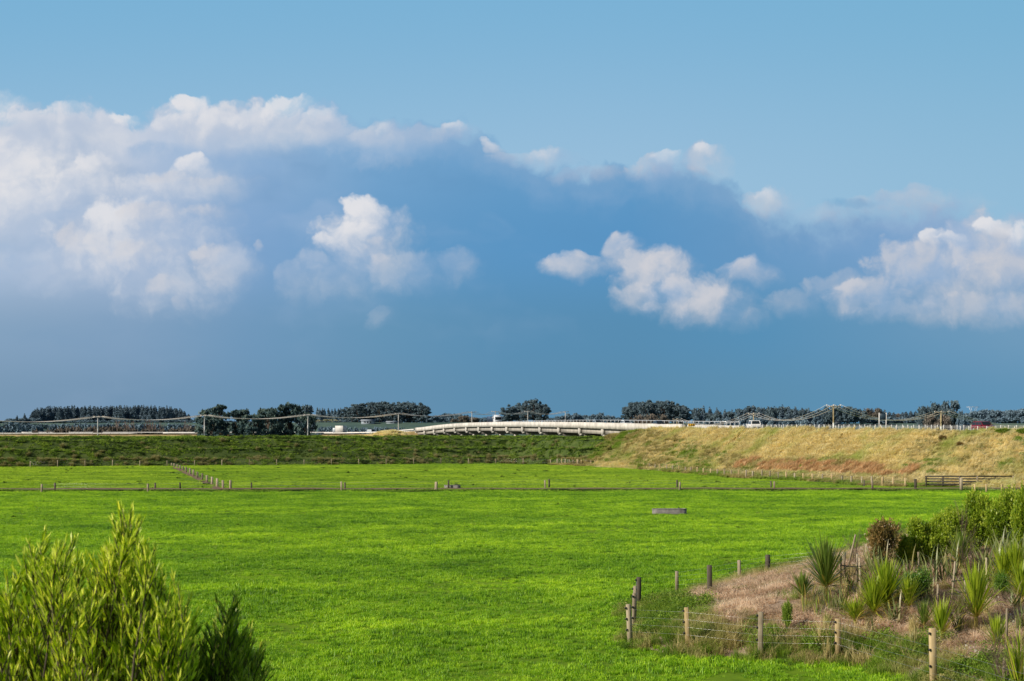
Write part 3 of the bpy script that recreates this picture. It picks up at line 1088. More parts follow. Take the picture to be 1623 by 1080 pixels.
# steel rail on the far parapet is part of the bridge
post_rail('rail', '', '', FR_B, 14.7, 0.75, 2.9, [(1.62, 0.13, 0.10)], M['steel'], M['steel'], 0.14, 0.0, parent=br)
for o in br.children:
    if o.name.startswith('post'):
        o.location.z += 0.78
# concrete barrier that carries on along the right-hand road, with a steel rail
iR = [i for i, (p, n, z) in enumerate(FR_R) if 811.5 + F * (p.x + n.x * 14.7) / (p.y + n.y * 14.7) <= 1172]
FR_bar = FR_R[iR[0]:]
cb = thing('concrete_barrier', 'pale concrete road barrier with steel top rail at the right end of the bridge', 'barrier', (FR_bar[0][0].x, FR_bar[0][0].y, 0))
mb = MB(); ribbon(mb, FR_bar, 14.6, 14.85, 0.85, 0.95); rel(mb, cb).build('wall', M['concrete'], cb)
post_rail('rail', '', '', FR_bar, 14.7, 1.55, 2.0, [(1.62, 0.13, 0.10)], M['steel'], M['steel'], 0.12, 0.0, parent=cb)
# end block and yellow marker at the near parapet end
iE = min(range(len(FR_R)), key=lambda i: abs(811.5 + F * FR_R[i][0].x / FR_R[i][0].y - 1084))
mb = MB(); ribbon(mb, FR_R[iE:-1] + [FR_B[0]], -0.22, 0.045, 1.12, 1.36); rel(mb, br).build('parapet', M['concrete'], br)
p, n, z = FR_R[iE - 1]
eb = thing('end_block', 'small weathered concrete block at the end of the bridge parapet', 'concrete block', (p.x + n.x * -0.2, p.y + n.y * -0.2, z))
mb = MB(); mb.box((0, 0, 0.35), (0.55, 1.3, 1.3), math.atan2(n.y, n.x), 0.97, 0.04); mb.build('block', M['concrete_dark'], eb)
p, n, z = FR_R[iE - 4]
ys_ = thing('road_sign', 'small yellow marker sign on a post beside the bridge end', 'road sign', (p.x + n.x * -0.3, p.y + n.y * -0.3, z - 0.1))
mb = MB(); mb.box((0, 0, 0.6), (0.07, 0.07, 1.2)); mb.build('post', M['steel'], ys_)
mb = MB(); mb.box((0, -0.06, 1.02), (1.2, 0.03, 0.42), 0, 1, 0.02); mb.build('sign_panel', M['yellow'], ys_)
mb = MB()
for k in (-1, 0, 1):
    mb.add([(k * .36 - .12, -0.079, .84), (k * .36 + .02, -0.079, .84), (k * .36 + .12, -0.079, 1.02), (k * .36 - .02, -0.079, 1.02)], [(0, 1, 2, 3)])
    mb.add([(k * .36 - .02, -0.079, 1.021), (k * .36 + .12, -0.079, 1.021), (k * .36 + .02, -0.079, 1.2), (k * .36 - .12, -0.079, 1.2)], [(0, 1, 2, 3)])
mb.build('chevron', M['black'], ys_)

hx = P3(613, 690, 520)
gg = random.Random(3)
xs_ = spaced([(hx.x - 9, hx.x + 8, .5)]); yy_ = spaced([(511, 529, .6)])


def h_hump(x, y):
    u = (x - hx.x) / 8.0; v = (y - 520) / 8.5
    k = max(0, 1 - u * u - v * v)
    return 4.2 + 2.75 * k ** .7 * (0.62 + .38 * sstep(x, hx.x - 6, hx.x + 4)) + .2 * nz(x, y, .5, 2) * k


grid_mesh('grass_hump', xs_, yy_, h_hump, M['g_slope'])

# wire-rope barriers on the right-hand road
iv = [i for i, (p, n, z) in enumerate(FR_R) if 811.5 + F * p.x / p.y < 1690]
FR_v = FR_R[iv[0]:iE - 1]
post_rail('guard_rail', 'near row of white posts and cables along the top of the dry grass bank', 'guard rail', FR_v, 0.2, 0.95, 1.55,
          [(0.88, 0.024, 0.02), (0.70, 0.02, 0.02), (0.52, 0.02, 0.02)], M['white_post'], M['steel'], 0.10, -0.05)
iw = [i for i, (p, n, z) in enumerate(FR_R) if 811.5 + F * (p.x + n.x * 14) / (p.y + n.y * 14) < 1720]
FR_w = FR_R[iw[0]:iR[0] - 1]
post_rail('guard_rail', 'far row of pale posts and cables on the other side of the right hand road', 'guard rail', FR_w, 14.0, 1.1, 1.5,
          [(1.03, 0.025, 0.02), (0.85, 0.02, 0.02), (0.66, 0.02, 0.02)], M['white_post'], M['steel'], 0.10, -0.05)
# w-beam rails on the left approach
iL = [i for i, (p, n, z) in enumerate(FR_L) if -30 < 811.5 + F * p.x / p.y]
FR_lv = FR_L[2:iL[-1]]
a_ = [i for i, (p, n, z) in enumerate(FR_lv) if 811.5 + F * p.x / p.y > 252]
b_ = [i for i, (p, n, z) in enumerate(FR_lv) if 811.5 + F * p.x / p.y < 226]
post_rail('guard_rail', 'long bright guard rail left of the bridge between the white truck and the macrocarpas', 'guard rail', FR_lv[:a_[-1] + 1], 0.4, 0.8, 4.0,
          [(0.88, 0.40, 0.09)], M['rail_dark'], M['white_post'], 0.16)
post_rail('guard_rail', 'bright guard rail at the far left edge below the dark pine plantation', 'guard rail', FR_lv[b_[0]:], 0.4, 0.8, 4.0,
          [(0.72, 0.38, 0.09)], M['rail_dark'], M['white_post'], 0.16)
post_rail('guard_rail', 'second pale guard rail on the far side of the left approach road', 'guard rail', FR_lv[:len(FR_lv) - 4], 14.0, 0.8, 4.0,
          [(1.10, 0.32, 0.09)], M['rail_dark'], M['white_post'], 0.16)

# big sign seen from behind
_b = min(FR_R, key=lambda q: abs((q[0].x + q[1].x * 15) / (q[0].y + q[1].y * 15) - (1399 - 811.5) / F))
D = _b[0].y + _b[1].y * 15
sp = P3(1399, 684, D)
sg = thing('road_sign', 'large dark backed road sign on two white posts between the power poles', 'road sign', (sp.x, D, _b[2] - 0.1))
sg.rotation_euler = (0, 0, R(-12))
for k in (-1, 1):
    mb = MB(); mb.box((k * 0.56, 0, 1.55), (0.15, 0.12, 3.1), 0, 1, 0.01); mb.build('post', M['white_post'], sg)
mb = MB(); mb.box((0, -0.09, 2.45), (0.98, 0.05, 1.05), 0, 1, 0.01); mb.build('sign_panel', M['signback'], sg)

# ================================================================ vehicles
def make_car(name, label, cat, paint, L_=4.5, W=1.82, Hh=1.55, suv=False, loc=(0, 0, 0), rz=0.0, van=False):
    """front towards +x"""
    t = thing(name, label, cat, loc, rz)
    hw = W / 2
    if van:
        prof = [(-.5, .50, 1.00), (-.49, .30, 1.05), (.30, .28, 1.02), (.40, .28, 0.95), (.485, .30, 0.80), (.5, .42, 0.62)]
        roof = [(-.487, 1.0), (-.47, 1.97), (.18, 1.97), (.40, 1.02)]
    elif suv:
        prof = [(-.5, .45, 0.92), (-.485, .32, 0.98), (-.2, .26, 1.00), (.18, .26, 1.00), (.34, .26, 0.97), (.46, .30, 0.86), (.5, .42, 0.66)]
        roof = [(-.478, 0.98), (-.40, Hh - .04), (-.05, Hh), (.09, Hh - .05), (.235, 1.0)]
    else:
        prof = [(-.5, .45, 0.78), (-.485, .32, 0.90), (-.25, .22, 0.92), (.2, .22, 0.92), (.36, .24, 0.84), (.46, .28, 0.72), (.5, .40, 0.58)]
        roof = [(-.44, 0.90), (-.30, Hh - .06), (-.05, Hh), (.06, Hh - .05), (.25, 0.92)]
    mb = MB()
    vs, fs = [], []
    for (fx, zb, zt) in prof:
        x = fx * L_
        k = 1.0 if abs(fx) < .45 else (.93 if abs(fx) < .49 else .86)
        zm = (zb + zt) / 2
        for (y, z) in ((-hw * k * .9, zb), (-hw * k, zb + .12), (-hw * k, zm + .1), (-hw * k * .95, zt), (hw * k * .95, zt), (hw * k, zm + .1), (hw * k, zb + .12), (hw * k * .9, zb)):
            vs.append((x, y, z))
    for i in range(len(prof) - 1):
        for q in range(8):
            a = i * 8 + q; b = i * 8 + (q + 1) % 8
            fs.append((a, b, b + 8, a + 8))
    fs.append(tuple(range(8))); fs.append(tuple(range(len(vs) - 1, len(vs) - 9, -1)))
    mb.add(vs, fs)
    # roof shell
    n = len(roof)
    vs, fs = [], []
    zb = roof[0][1]
    for (fx, z) in roof:
        k = 0.93 - 0.17 * max(0, (z - zb) / (Hh - zb + 1e-6)) if not van else 0.95 - 0.07 * (z - 1)
        vs += [(fx * L_, -hw * k, z), (fx * L_, hw * k, z)]
    for i in range(n - 1):
        fs.append((2 * i, 2 * i + 1, 2 * i + 3, 2 * i + 2))
    fs.append(tuple(2 * i for i in range(n))); fs.append(tuple(2 * i + 1 for i in range(n - 1, -1, -1)))
    mb.add(vs, fs)
    body = mb.build('body', paint, t, True)
    body.modifiers.new('edges', 'EDGE_SPLIT').split_angle = R(38)
    # glass set a few mm proud
    def lerp(a, b, k): return tuple(a[i] + (b[i] - a[i]) * k for i in range(3))
    def pane(nm, A, B_, C_, D_, mat, out, ins=0.1, top=0.12, parent=t):
        c = [lerp(A, B_, ins), lerp(A, B_, 1 - ins), lerp(D_, C_, 1 - ins), lerp(D_, C_, ins)]
        c = [lerp(c[0], c[3], top), lerp(c[1], c[2], top), lerp(c[1], c[2], 1 - top), lerp(c[0], c[3], 1 - top)]
        o_ = Vector(out)
        m_ = MB(); m_.add([tuple(Vector(q) + o_) for q in c], [(0, 1, 2, 3)])
        return m_.build(nm, mat, parent)
    v = vs
    pane('windscreen', v[2 * n - 2], v[2 * n - 1], v[2 * n - 3], v[2 * n - 4], M['glass_dark'], (.012, 0, .012), .06, .08)
    pane('rear_window', v[1], v[0], v[2], v[3], M['glass_dark'], (-.012, 0, .006), .09, .12)
    for s in (0, 1):
        sy = -1 if s == 0 else 1
        cuts = [(.04, .36), (.39, .66), (.69, .95)] if suv else [(.06, .50), (.54, .93)]
        if van: cuts = [(.80, .97)]
        b0, b1 = v[s], v[2 * n - 2 + s]
        t0, t1 = v[2 + s], v[2 * n - 4 + s]
        for (a, b) in cuts:
            def q(k, h):
                lo = lerp(b0, b1, k); hi = lerp(t0, t1, max(0, min(1, (k - .08) / .84)))
                return lerp(lo, hi, h)
            m_ = MB(); m_.add([tuple(Vector(q(a, .08)) + Vector((0, sy * .010, 0))), tuple(Vector(q(b, .08)) + Vector((0, sy * .010, 0))), tuple(Vector(q(b, .84)) + Vector((0, sy * .010, 0))), tuple(Vector(q(a, .84)) + Vector((0, sy * .010, 0)))], [(0, 1, 2, 3)])
            m_.build('window', M['glass_dark'], t)
    for sx in (-.31, .32):
        for sy in (-1, 1):
            w = thing_part('wheel', t, (sx * L_, sy * (hw - .10), .34))
            m_ = MB()
            m_.tube([(0, -.12, 0), (0, -.105, 0), (0, .105, 0), (0, .12, 0)], [.30, .34, .34, .30], 20)
            m_.build('tyre', M['tyre'], w, False)
            m_ = MB(); m_.tube([(0, -.128, 0), (0, .128, 0)], .20, 14); m_.build('rim', M['rim'], w)
    zl = .70 if not van else .75
    for sy in (-1, 1):
        m_ = MB(); m_.box((L_ * .485, sy * hw * .68, zl), (.14, .36, .17), 0, 1, .03); m_.build('headlight', M['lamp'], t)
        m_ = MB(); m_.box((-L_ * .487, sy * hw * .76, .84), (.10, .26, .20), 0, 1, .03); m_.build('tail_light', M['red_light'], t)
        m_ = MB(); m_.box((L_ * .19, sy * (hw + .10), 1.0), (.14, .22, .15), 0, 1, .03); m_.build('mirror', paint, t)
    m_ = MB(); m_.box((L_ * .494, 0, .56), (.06, hw * 1.0, .20), 0, 1, .02); m_.build('grille', M['black'], t)
    m_ = MB(); m_.box((-L_ * .50, 0, .52), (.05, W * .80, .14), 0, 1, .02); m_.build('bumper', M['black'], t)
    return t


def thing_part(name, parent, loc):
    o = bpy.data.objects.new(name, None)
    C.objects.link(o)
    o.parent = parent
    o.location = loc
    return o


def on_road(fr, px, off):
    best = min(range(len(fr)), key=lambda i: abs(811.5 + F * (fr[i][0].x + fr[i][1].x * off) / (fr[i][0].y + fr[i][1].y * off) - px))
    p, n, z = fr[best]
    q = p + n * off
    d = Vector((-n.y, n.x))      # away from the near right end, towards the bridge
    return Vector((q.x, q.y, z + 0.03)), math.atan2(d.y, d.x)


l, a = on_road(FR_R, 1192, 3.4)
a -= R(19)
make_car('car', 'white sport utility wagon seen from behind, driving towards the bridge', 'car', M['paint_white'], 4.5, 1.9, 1.72, True, l, a)
l, a = on_road(FR_R, 1561, 11.0)
a -= R(14)
make_car('car', 'dark red hatchback with lit front, coming along the right hand road', 'car', M['paint_red'], 4.05, 1.78, 1.58, True, l, a + math.pi)
for px, paint, lb, su in ((943, 'silver', 'blue grey car on the bridge, leftmost of three roofs right of the crest', False),
                          (990, 'cab', 'pale car on the bridge, middle one of three roofs above the railing', False),
                          (1043, 'darkblue', 'dark blue car on bridge, rightmost of three roofs', False),
                          (744, 'darkblue', 'dark car on the bridge left of the crest, ahead of the truck', True)):
    l, a = on_road(FR_B, px, 10.0)
    make_car('car', lb, 'car', M['paint_' + paint], 4.5, 1.8, 1.72 if su else 1.6, su, l, a + math.pi)
l, a = on_road(FR_L, 621, 4.0)
make_car('car', 'red car just left of the bridge end behind the brown grass hump', 'car', M['paint_red'], 4.4, 1.8, 1.75, True, l, a)
l, a = on_road(FR_L, 588, 4.0)
make_car('van', 'silver van on the left approach road behind the guard rail', 'van', M['paint_silver'], 5.0, 1.9, 1.98, False, l, a, van=True)

# box truck on the left approach
l, a = on_road(FR_L, 536, 4.0)
bt = thing('box_truck', 'box truck with a bright white rear box, driving left of the bridge', 'truck', l, a)
mb = MB(); mb.box((-1.2, 0, 2.05), (5.6, 2.4, 2.5), 0, 1, 0.03); mb.build('cargo_box', M['truckwhite'], bt)
mb = MB(); mb.box((2.75, 0, 1.5), (1.9, 2.2, 2.0), 0, 0.94, 0.08); mb.build('cab', M['paint_silver'], bt)
mb = MB(); mb.box((0.2, 0, 0.66), (7.4, 1.0, 0.22)); mb.build('chassis', M['black'], bt)
mb = MB(); mb.box((3.70, 0, 1.95), (0.05, 1.9, 0.8)); mb.build('windscreen', M['glass_dark'], bt)
for sx in (-2.6, 2.6):
    for sy in (-1, 1):
        w = thing_part('wheel', bt, (sx, sy * 1.0, .48))
        m_ = MB(); m_.tube([(0, -.15, 0), (0, .15, 0)], .48, 18); m_.build('tyre', M['tyre'], w)
        m_ = MB(); m_.tube([(0, -.16, 0), (0, .16, 0)], .25, 12); m_.build('rim', M['rim'], w)

bt.scale = (0.75, 1.1, 1.15)

# tractor truck coming over the crest
l, a = on_road(FR_B, 788, 6.5)
tk = thing('truck', 'white truck cab with dark windscreen and dark load coming over the bridge crest', 'truck', l, a + math.pi)
mb = MB()
mb.box((2.2, 0, 1.75), (2.1, 2.35, 2.3), 0, 0.95, 0.12)
mb.box((1.9, 0, 3.15), (1.4, 2.0, 0.5), 0, 0.85, 0.12)
mb.build('cab', M['paint_cab'], tk)
mb = MB(); mb.box((3.24, 0, 2.35), (0.06, 2.0, 0.85), 0, 1, 0.02); mb.build('windscreen', M['glass_dark'], tk)
mb = MB(); mb.box((3.32, 0, 1.15), (0.08, 1.5, 0.7), 0, 1, 0.02); mb.build('grille', M['rail_dark'], tk)
mb = MB(); mb.box((3.3, 0, 0.62), (0.2, 2.3, 0.32), 0, 1, 0.04); mb.build('bumper', M['paint_white'], tk)
mb = MB(); mb.box((-2.4, 0, 0.85), (9.0, 1.0, 0.3)); mb.build('chassis', M['black'], tk)
mb = MB(); mb.box((-3.2, 0, 2.0), (7.4, 2.45, 2.0), 0, 1, 0.04); mb.build('load', M['paint_darkblue'], tk)
for s in (-1, 1):
    mb = MB(); mb.box((3.1, s * 1.42, 2.4), (0.12, 0.22, 0.55)); mb.build('mirror', M['black'], tk)
    mb = MB(); mb.box((3.36, s * 0.92, 0.95), (0.06, 0.32, 0.2)); mb.build('headlight', M['lamp'], tk)
    mb = MB(); mb.tube([(1.0, s * 1.05, 0.9), (1.0, s * 1.05, 3.6)], 0.09, 8); mb.build('exhaust_stack', M['steel'], tk)
for sx in (2.3, -1.2, -4.4, -5.7):
    for sy in (-1, 1):
        w = thing_part('wheel', tk, (sx, sy * 1.05, .5))
        m_ = MB(); m_.tube([(0, -.15, 0), (0, .15, 0)], .5, 18); m_.build('tyre', M['tyre'], w)
        m_ = MB(); m_.tube([(0, -.16, 0), (0, .16, 0)], .26, 12); m_.build('rim', M['rim'], w)

# ================================================================ power lines
def power_pole(px, ptop, D, arm, wood, label, ins=3, thick=0.16, band=True):
    top = P3(px, ptop, D)
    z0 = max(land(top.x, D), h_farland(top.x, D)) - 0.3
    t = thing('power_pole', label, 'power pole', (top.x, D, z0))
    h = top.z - z0
    mb = MB(); mb.tube([(0, 0, 0), (0, 0, h)], [thick * 1.25, thick * 0.9], 10); mb.build('pole', M['pole'] if wood else M['polec'], t)
    mb = MB(); mb.box((0, -0.18, h - 0.35), (arm, 0.12, 0.13)); mb.build('crossarm', M['post'] if wood else M['polec'], t)
    if band:
        mb = MB(); mb.tube([(0, 0, h * 0.60), (0, 0, h * 0.60 + 1.3)], thick * 1.12, 10, False); mb.build('marker_band', M['white_post'], t)
    pts = []
    for k in range(ins):
        x = -arm / 2 + 0.08 + (arm - 0.16) * k / (ins - 1)
        mb = MB(); mb.tube([(x, -0.18, h - 0.29), (x, -0.18, h - 0.18), (x, -0.18, h - 0.02)], [0.03, 0.08, 0.05], 8); mb.build('insulator', M['white_post'], t)
        pts.append(Vector((top.x + x, D - 0.18, top.z + 0.0)))
    return pts


def wires(label, poles, sag, rad, extra=None):
    t = thing('power_line', label, 'power line', poles[0][0])
    for a, b in zip(poles, poles[1:]):
        for k in range(min(len(a), len(b))):
            pts = []
            for i in range(13):
                f = i / 12
                p = a[k].lerp(b[k], f)
                p.z -= 4 * sag * f * (1 - f)
                pts.append(p)
            mb = MB(); mb.tube(pts, rad, 4); rel(mb, t).build('wire', M['wire'], t)
    return t


LP = [(-40, 663.5, 455, 'off'), (155, 660, 470, 'slim concrete power pole in front of the dark pine plantation at left'),
      (324, 658, 485, 'slim concrete power pole in front of the left macrocarpa clump'),
      (488, 657, 500, 'slim concrete power pole in front of the right macrocarpa clump'),
      (631.5, 655, 525, 'slim concrete power pole just left of the bridge end'),
      (748, 652.5, 575, 'slim concrete power pole behind the left half of the bridge, right of the dark car'),
      (785, 651.5, 605, 'power pole with wide crossarm right behind the truck'),
      (836.5, 651.5, 640, 'slim concrete power pole in front of the round pine grove behind the bridge'),
      (896, 652, 655, 'pale power pole with wide crossarm standing alone right of the round pine grove')]
ppl = []
for px, pt, D, lb in LP:
    if lb == 'off':
        q = P3(px, pt, D); ppl.append([q + Vector((x, 0, 0)) for x in (-1.2, 0, 1.2)]); continue
    ppl.append(power_pole(px, pt, D, 3.2, False, lb, 3, 0.17, px in (155, 324, 488)))
wires('pale overhead power line sagging from pole to pole across the left half', ppl, 1.5, 0.07)
q = P3(985, 668, 660)
RP = [(1073, 663.5, 455, 2.8, 'short power pole behind the right end of the bridge railing'),
      (1194.5, 654.5, 375, 3.0, 'wooden power pole with crossarm right behind the white wagon'),
      (1321, 641.5, 292, 3.0, 'tall wooden power pole with crossarm, tallest one above the dry bank'),
      (1491.5, 651.5, 300, 3.0, 'wooden power pole with crossarm left of the red hatchback')]
ppr = [power_pole(px, pt, D, arm, True, lb, 3, 0.15, D < 340) for px, pt, D, arm, lb in RP]
ppr2 = [[p.copy() for p in a] for a in ppr]
q = P3(1720, 662, 330)
ppr2.append([q + Vector((x, 0, 0)) for x in (-1.2, 0, 1.2)])
wires('pale overhead power line sagging between the wooden poles on the right', ppr2, 2.6, 0.030)


def pylon(px, pt, pb, D, label):
    top, bot = P3(px, pt, D), P3(px, pb, D)
    h = top.z - bot.z
    z0 = h_farland(bot.x, D) - 0.5
    t = thing('pylon', label, 'pylon', (bot.x, D, z0))
    ht = top.z - z0
    w = h * 0.55
    mb = MB()
    r_ = 0.16
    for s in (-1, 1):
        mb.tube([(s * 0.6, 0, 0), (s * 0.6, 0, ht * 0.45)], r_, 4)
        mb.tube([(s * 0.6, 0, ht * 0.45), (s * w * 0.62, 0, ht * 0.97)], r_, 4)
        mb.tube([(s * 0.2, 0, ht * 0.5), (s * w * 0.35, 0, ht * 0.97)], r_ * .7, 4)
        for i in range(5):
            z1, z2 = ht * .45 * i / 5, ht * .45 * (i + 1) / 5
            mb.tube([(s * .6, 0, z1), (-s * .6, 0, z2)], r_ * .5, 4)
    mb.build('tower', M['steel'], t)
    mb = MB()
    mb.tube([(-w, 0, ht * .97), (w, 0, ht * .97)], r_, 4)
    for s in (-1, 0, 1):
        mb.tube([(s * w * .6 - 1, 0, ht * .97), (s * w * .6, 0, ht), (s * w * .6 + 1, 0, ht * .97)], r_ * .6, 4)
    mb.build('crossarm', M['steel'], t)


pylon(1542.5, 644.5, 664, 1300, 'faint steel lattice pylon with wide crossarm beyond the two round trees at right')
pylon(1572, 655, 668, 1100, 'small pale lattice pylon in front of the dark trees above the red hatchback')

# ================================================================ far houses
def house(px0, px1, yt, yb, D, label, name='house', depth=7, wall='wall_white', gable=0.45, wins=2, cat='house', sink=0.6):
    while D < 1500 and h_farland((px0 - 811.5) * D / F, D) < H - (yb - HZ) * D / F:
        D += 4
    a, b = P3(px0, yb, D), P3(px1, yb, D)
    w = b.x - a.x
    zt = P3(px0, yt, D).z
    zb = a.z
    t = thing(name, label, cat, ((a.x + b.x) / 2, D, zb))
    hh = zt - zb
    wh = hh * (1 - gable * 0.75)
    mb = MB(); mb.box((0, depth / 2, (wh - sink) / 2), (w * .96, depth, wh + sink)); mb.build('wall', M[wall], t)
    mb = MB()
    e = 0.3
    mb.add([(-w / 2 - e, -e, wh - .05), (w / 2 + e, -e, wh - .05), (w / 2 + e, depth + e, wh - .05), (-w / 2 - e, depth + e, wh - .05), (-w / 2 - e, depth / 2, hh), (w / 2 + e, depth / 2, hh)],
           [(0, 1, 5, 4), (2, 3, 4, 5), (0, 4, 3), (1, 2, 5), (3, 2, 1, 0)])
    mb.build('roof', M['roof'], t)
    for k in range(wins):
        x = w * (-.32 + .64 * (k + .5) / wins + (.1 if wins == 2 else 0))
        mb = MB(); mb.box((x, -0.02, wh * .55), (min(2.0, w / wins * .4), 0.06, wh * .42)); mb.build('window', M['glass_dark'], t)
    return t


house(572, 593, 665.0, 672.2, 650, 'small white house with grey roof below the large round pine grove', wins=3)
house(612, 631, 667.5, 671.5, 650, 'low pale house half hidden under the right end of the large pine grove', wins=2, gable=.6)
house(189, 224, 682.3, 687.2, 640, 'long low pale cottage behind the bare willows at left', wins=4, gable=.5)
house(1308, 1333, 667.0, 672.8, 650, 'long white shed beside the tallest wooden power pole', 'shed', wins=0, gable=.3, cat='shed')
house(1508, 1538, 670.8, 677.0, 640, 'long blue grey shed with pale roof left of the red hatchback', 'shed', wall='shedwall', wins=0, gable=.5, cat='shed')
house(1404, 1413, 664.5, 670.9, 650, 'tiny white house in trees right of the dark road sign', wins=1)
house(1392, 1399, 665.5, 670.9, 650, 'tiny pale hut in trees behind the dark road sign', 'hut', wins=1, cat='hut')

# ================================================================ troughs
def trough(px, py, D_, L_, W, Hh, label, rz=0.0, round_=True):
    g = G(px, py)
    t = thing('water_trough', label, 'trough', (g.x, g.y, g.z - 0.05), rz)
    n = 28
    def ring(sc, z):
        out = []
        r_ = W / 2
        for i in range(n):
            a = 2 * math.pi * i / n
            cx = (L_ / 2 - r_) * (1 if math.cos(a) > 0 else -1)
            out.append((cx + (r_ - sc) * math.cos(a), (r_ - sc) * math.sin(a), z))
        return out
    mb = MB()
    vs = ring(0, 0) + ring(-0.02, Hh) + ring(0.10, Hh) + ring(0.14, 0.12)
    fs = []
    for l_ in range(3):
        for i in range(n):
            j = (i + 1) % n
            fs.append((l_ * n + i, l_ * n + j, l_ * n + n + j, l_ * n + n + i))
    fs.append(tuple(range(3 * n, 4 * n)))
    mb.add(vs, fs)
    mb.build('basin', M['concrete_dark'], t)
    mb = MB(); mb.add(ring(-0.03, Hh - .06) + ring(-0.05, Hh) + ring(0.10, Hh + .012) + ring(0.10, Hh - .01), [(l_ * n + i, l_ * n + (i + 1) % n, l_ * n + n + (i + 1) % n, l_ * n + n + i) for l_ in range(3) for i in range(n)])
    mb.build('rim', M['concrete_dark'], t)
    mb = MB(); mb.tube([(L_ * .3, W / 2 + .03, .02), (L_ * .3, W / 2 + .03, Hh + .05), (L_ * .3, W * .2, Hh + .06)], .03, 6); mb.build('inlet_pipe', M['black'], t)
    gg = random.Random(int(px))
    vs = [(g.x, g.y, g.z + .06)] + [(g.x + (L_ * .5 + gg.uniform(.15, .75)) * math.cos(a), g.y + (W * .5 + gg.uniform(.15, .8)) * math.sin(a), g.z + .045) for a in [2 * math.pi * i / 26 for i in range(26)]]
    tag(link('mud', mesh_np('mud', np.array(vs), [(0, i + 1, (i + 1) % 26 + 1) for i in range(26)], None, M['g_dirt'])), kind='structure')
    mb = MB(); mb.add(ring(0.13, Hh - 0.12), [tuple(range(n))]); mb.build('water', M['glass_dark'], t)
    return t


trough(1061, 815.5, 0, 2.85, 1.0, 0.52, 'low oval concrete water trough standing alone in the near paddock', R(4))
trough(717, 774, 0, 1.95, 0.9, 0.42, 'small grey trough beyond the ditch, beside a track fence post', R(-10))

# ================================================================ fences
def post_mesh(kind, h, w):
    mb = MB()
    if kind == 'round':
        mb.tube([(0, 0, -0.3), (0, 0, h - 0.02), (0, 0, h)], [w / 2 * 1.08, w / 2, w / 2 * .86], 10)
    else:
        mb.box((0, 0, (h - 0.3) / 2), (w, w * .85, h + 0.3), 0, 1, 0.012)
    return mb


def fence(label, posts, group=None, nwires=4, kind='square', mat='post', wtop=1.02, wr=0.003, ins=False, cat='fence', w=0.11, lean=0.03, wire=True):
    """posts: list of (Vector ground, height, optional dict)"""
    p0 = posts[0][0]
    t = thing('fence', label, cat, tuple(p0), group=group)
    tops = []
    for q in posts:
        g_, h = q[0], q[1]
        o_ = q[2] if len(q) > 2 else {}
        ww = o_.get('w', w)
        po = post_mesh(o_.get('kind', kind), h, ww).build('post', M[o_.get('mat', mat)], t)
        po.location = g_ - p0
        lx, ly = o_.get('lean', (rng.uniform(-lean, lean), rng.uniform(-lean, lean)))
        po.rotation_euler = (lx, ly, o_.get('rz', rng.uniform(-.4, .4)))
        tops.append((g_, h, ly))
        if ins:
            for k in range(3):
                m_ = MB(); m_.tube([(0, 0, -.03), (0, 0, .03)], .032, 8); m_.tube([(0.03, 0, 0), (-.03, 0, 0)], .022, 8)
                i_ = m_.build('insulator', M['black'], po)
                i_.location = (-ww / 2 - .025, -ww / 2 + .02, h * (.92 - .27 * k))
    if wire:
        for k in range(nwires):
            f = (k + 1) / nwires
            mb = MB()
            pts = []
            for i, (g_, h, ly) in enumerate(tops):
                z = g_.z + min(h, 1.25) * (0.16 + 0.76 * f)
                pts.append(Vector((g_.x - .05 - 0.0, g_.y - .06, z)))
            mb.tube(pts, wr, 4)
            rel(mb, t).build('wire', M['fwire'], t)
    return t


def pxh(px, yt, g_):
    """height that brings a post standing at g_ up to photo row yt"""
    return max(0.3, H - (yt - HZ) * g_.y / F - g_.z)


def fp(lst, **kw):
    out = []
    for q in lst:
        g_ = G(q[0], q[2])
        o_ = dict(q[3]) if len(q) > 3 else {}
        out.append((g_, pxh(q[0], q[1], g_), o_))
    return out


# near fence round the planting
LF = fp([(999, 958, 1022, {'kind': 'round', 'w': .17, 'lean': (0.0, -0.05), 'mat': 'post'}),
         (1090.5, 963, 1028, {'mat': 'post_new', 'w': .14, 'lean': (0.0, -0.04)}), (1205, 970, 1041, {'mat': 'post', 'w': .15}),
         (1328, 981, 1042, {'mat': 'post_new', 'w': .15}), (1479.5, 996, 1092, {'mat': 'post_new', 'w': .17})])
LF.append((Vector((13.2, 27, LF[-1][0].z + .2)), 1.3, {}))
fence('near wire fence with black insulators along the front of the planted bank', LF, nwires=4, ins=True, wtop=1.1, wr=0.0022)
WF = fp([(1004.5, 940, 1003, {'w': .12}), (1007, 929, 986, {'w': .11}), (1012, 915, 966, {'kind': 'round', 'mat': 'post_dark', 'w': .20})])
fence('short return of three close posts at the left corner of the planted bank', WF, nwires=4, ins=True, wr=0.003)
BF = fp([(1012, 915, 966, {'kind': 'round', 'w': .2, 'mat': 'post_dark'}), (1073, 905.5, 938, {'w': .13}), (1125, 896, 940, {'w': .17, 'mat': 'post_dark'}), (1172, 888, 924, {'w': .13}), (1217, 879.5, 912, {'kind': 'round', 'w': .22, 'mat': 'post_dark'}),
         (1305, 872, 900, {'w': .2, 'mat': 'post_dark'}), (1338, 875, 895, {'w': .14}), (1373.5, 862.5, 885, {'w': .15})][1:])
fence('back wire fence of the planted bank, against the near paddock', BF, nwires=4, wr=0.003)

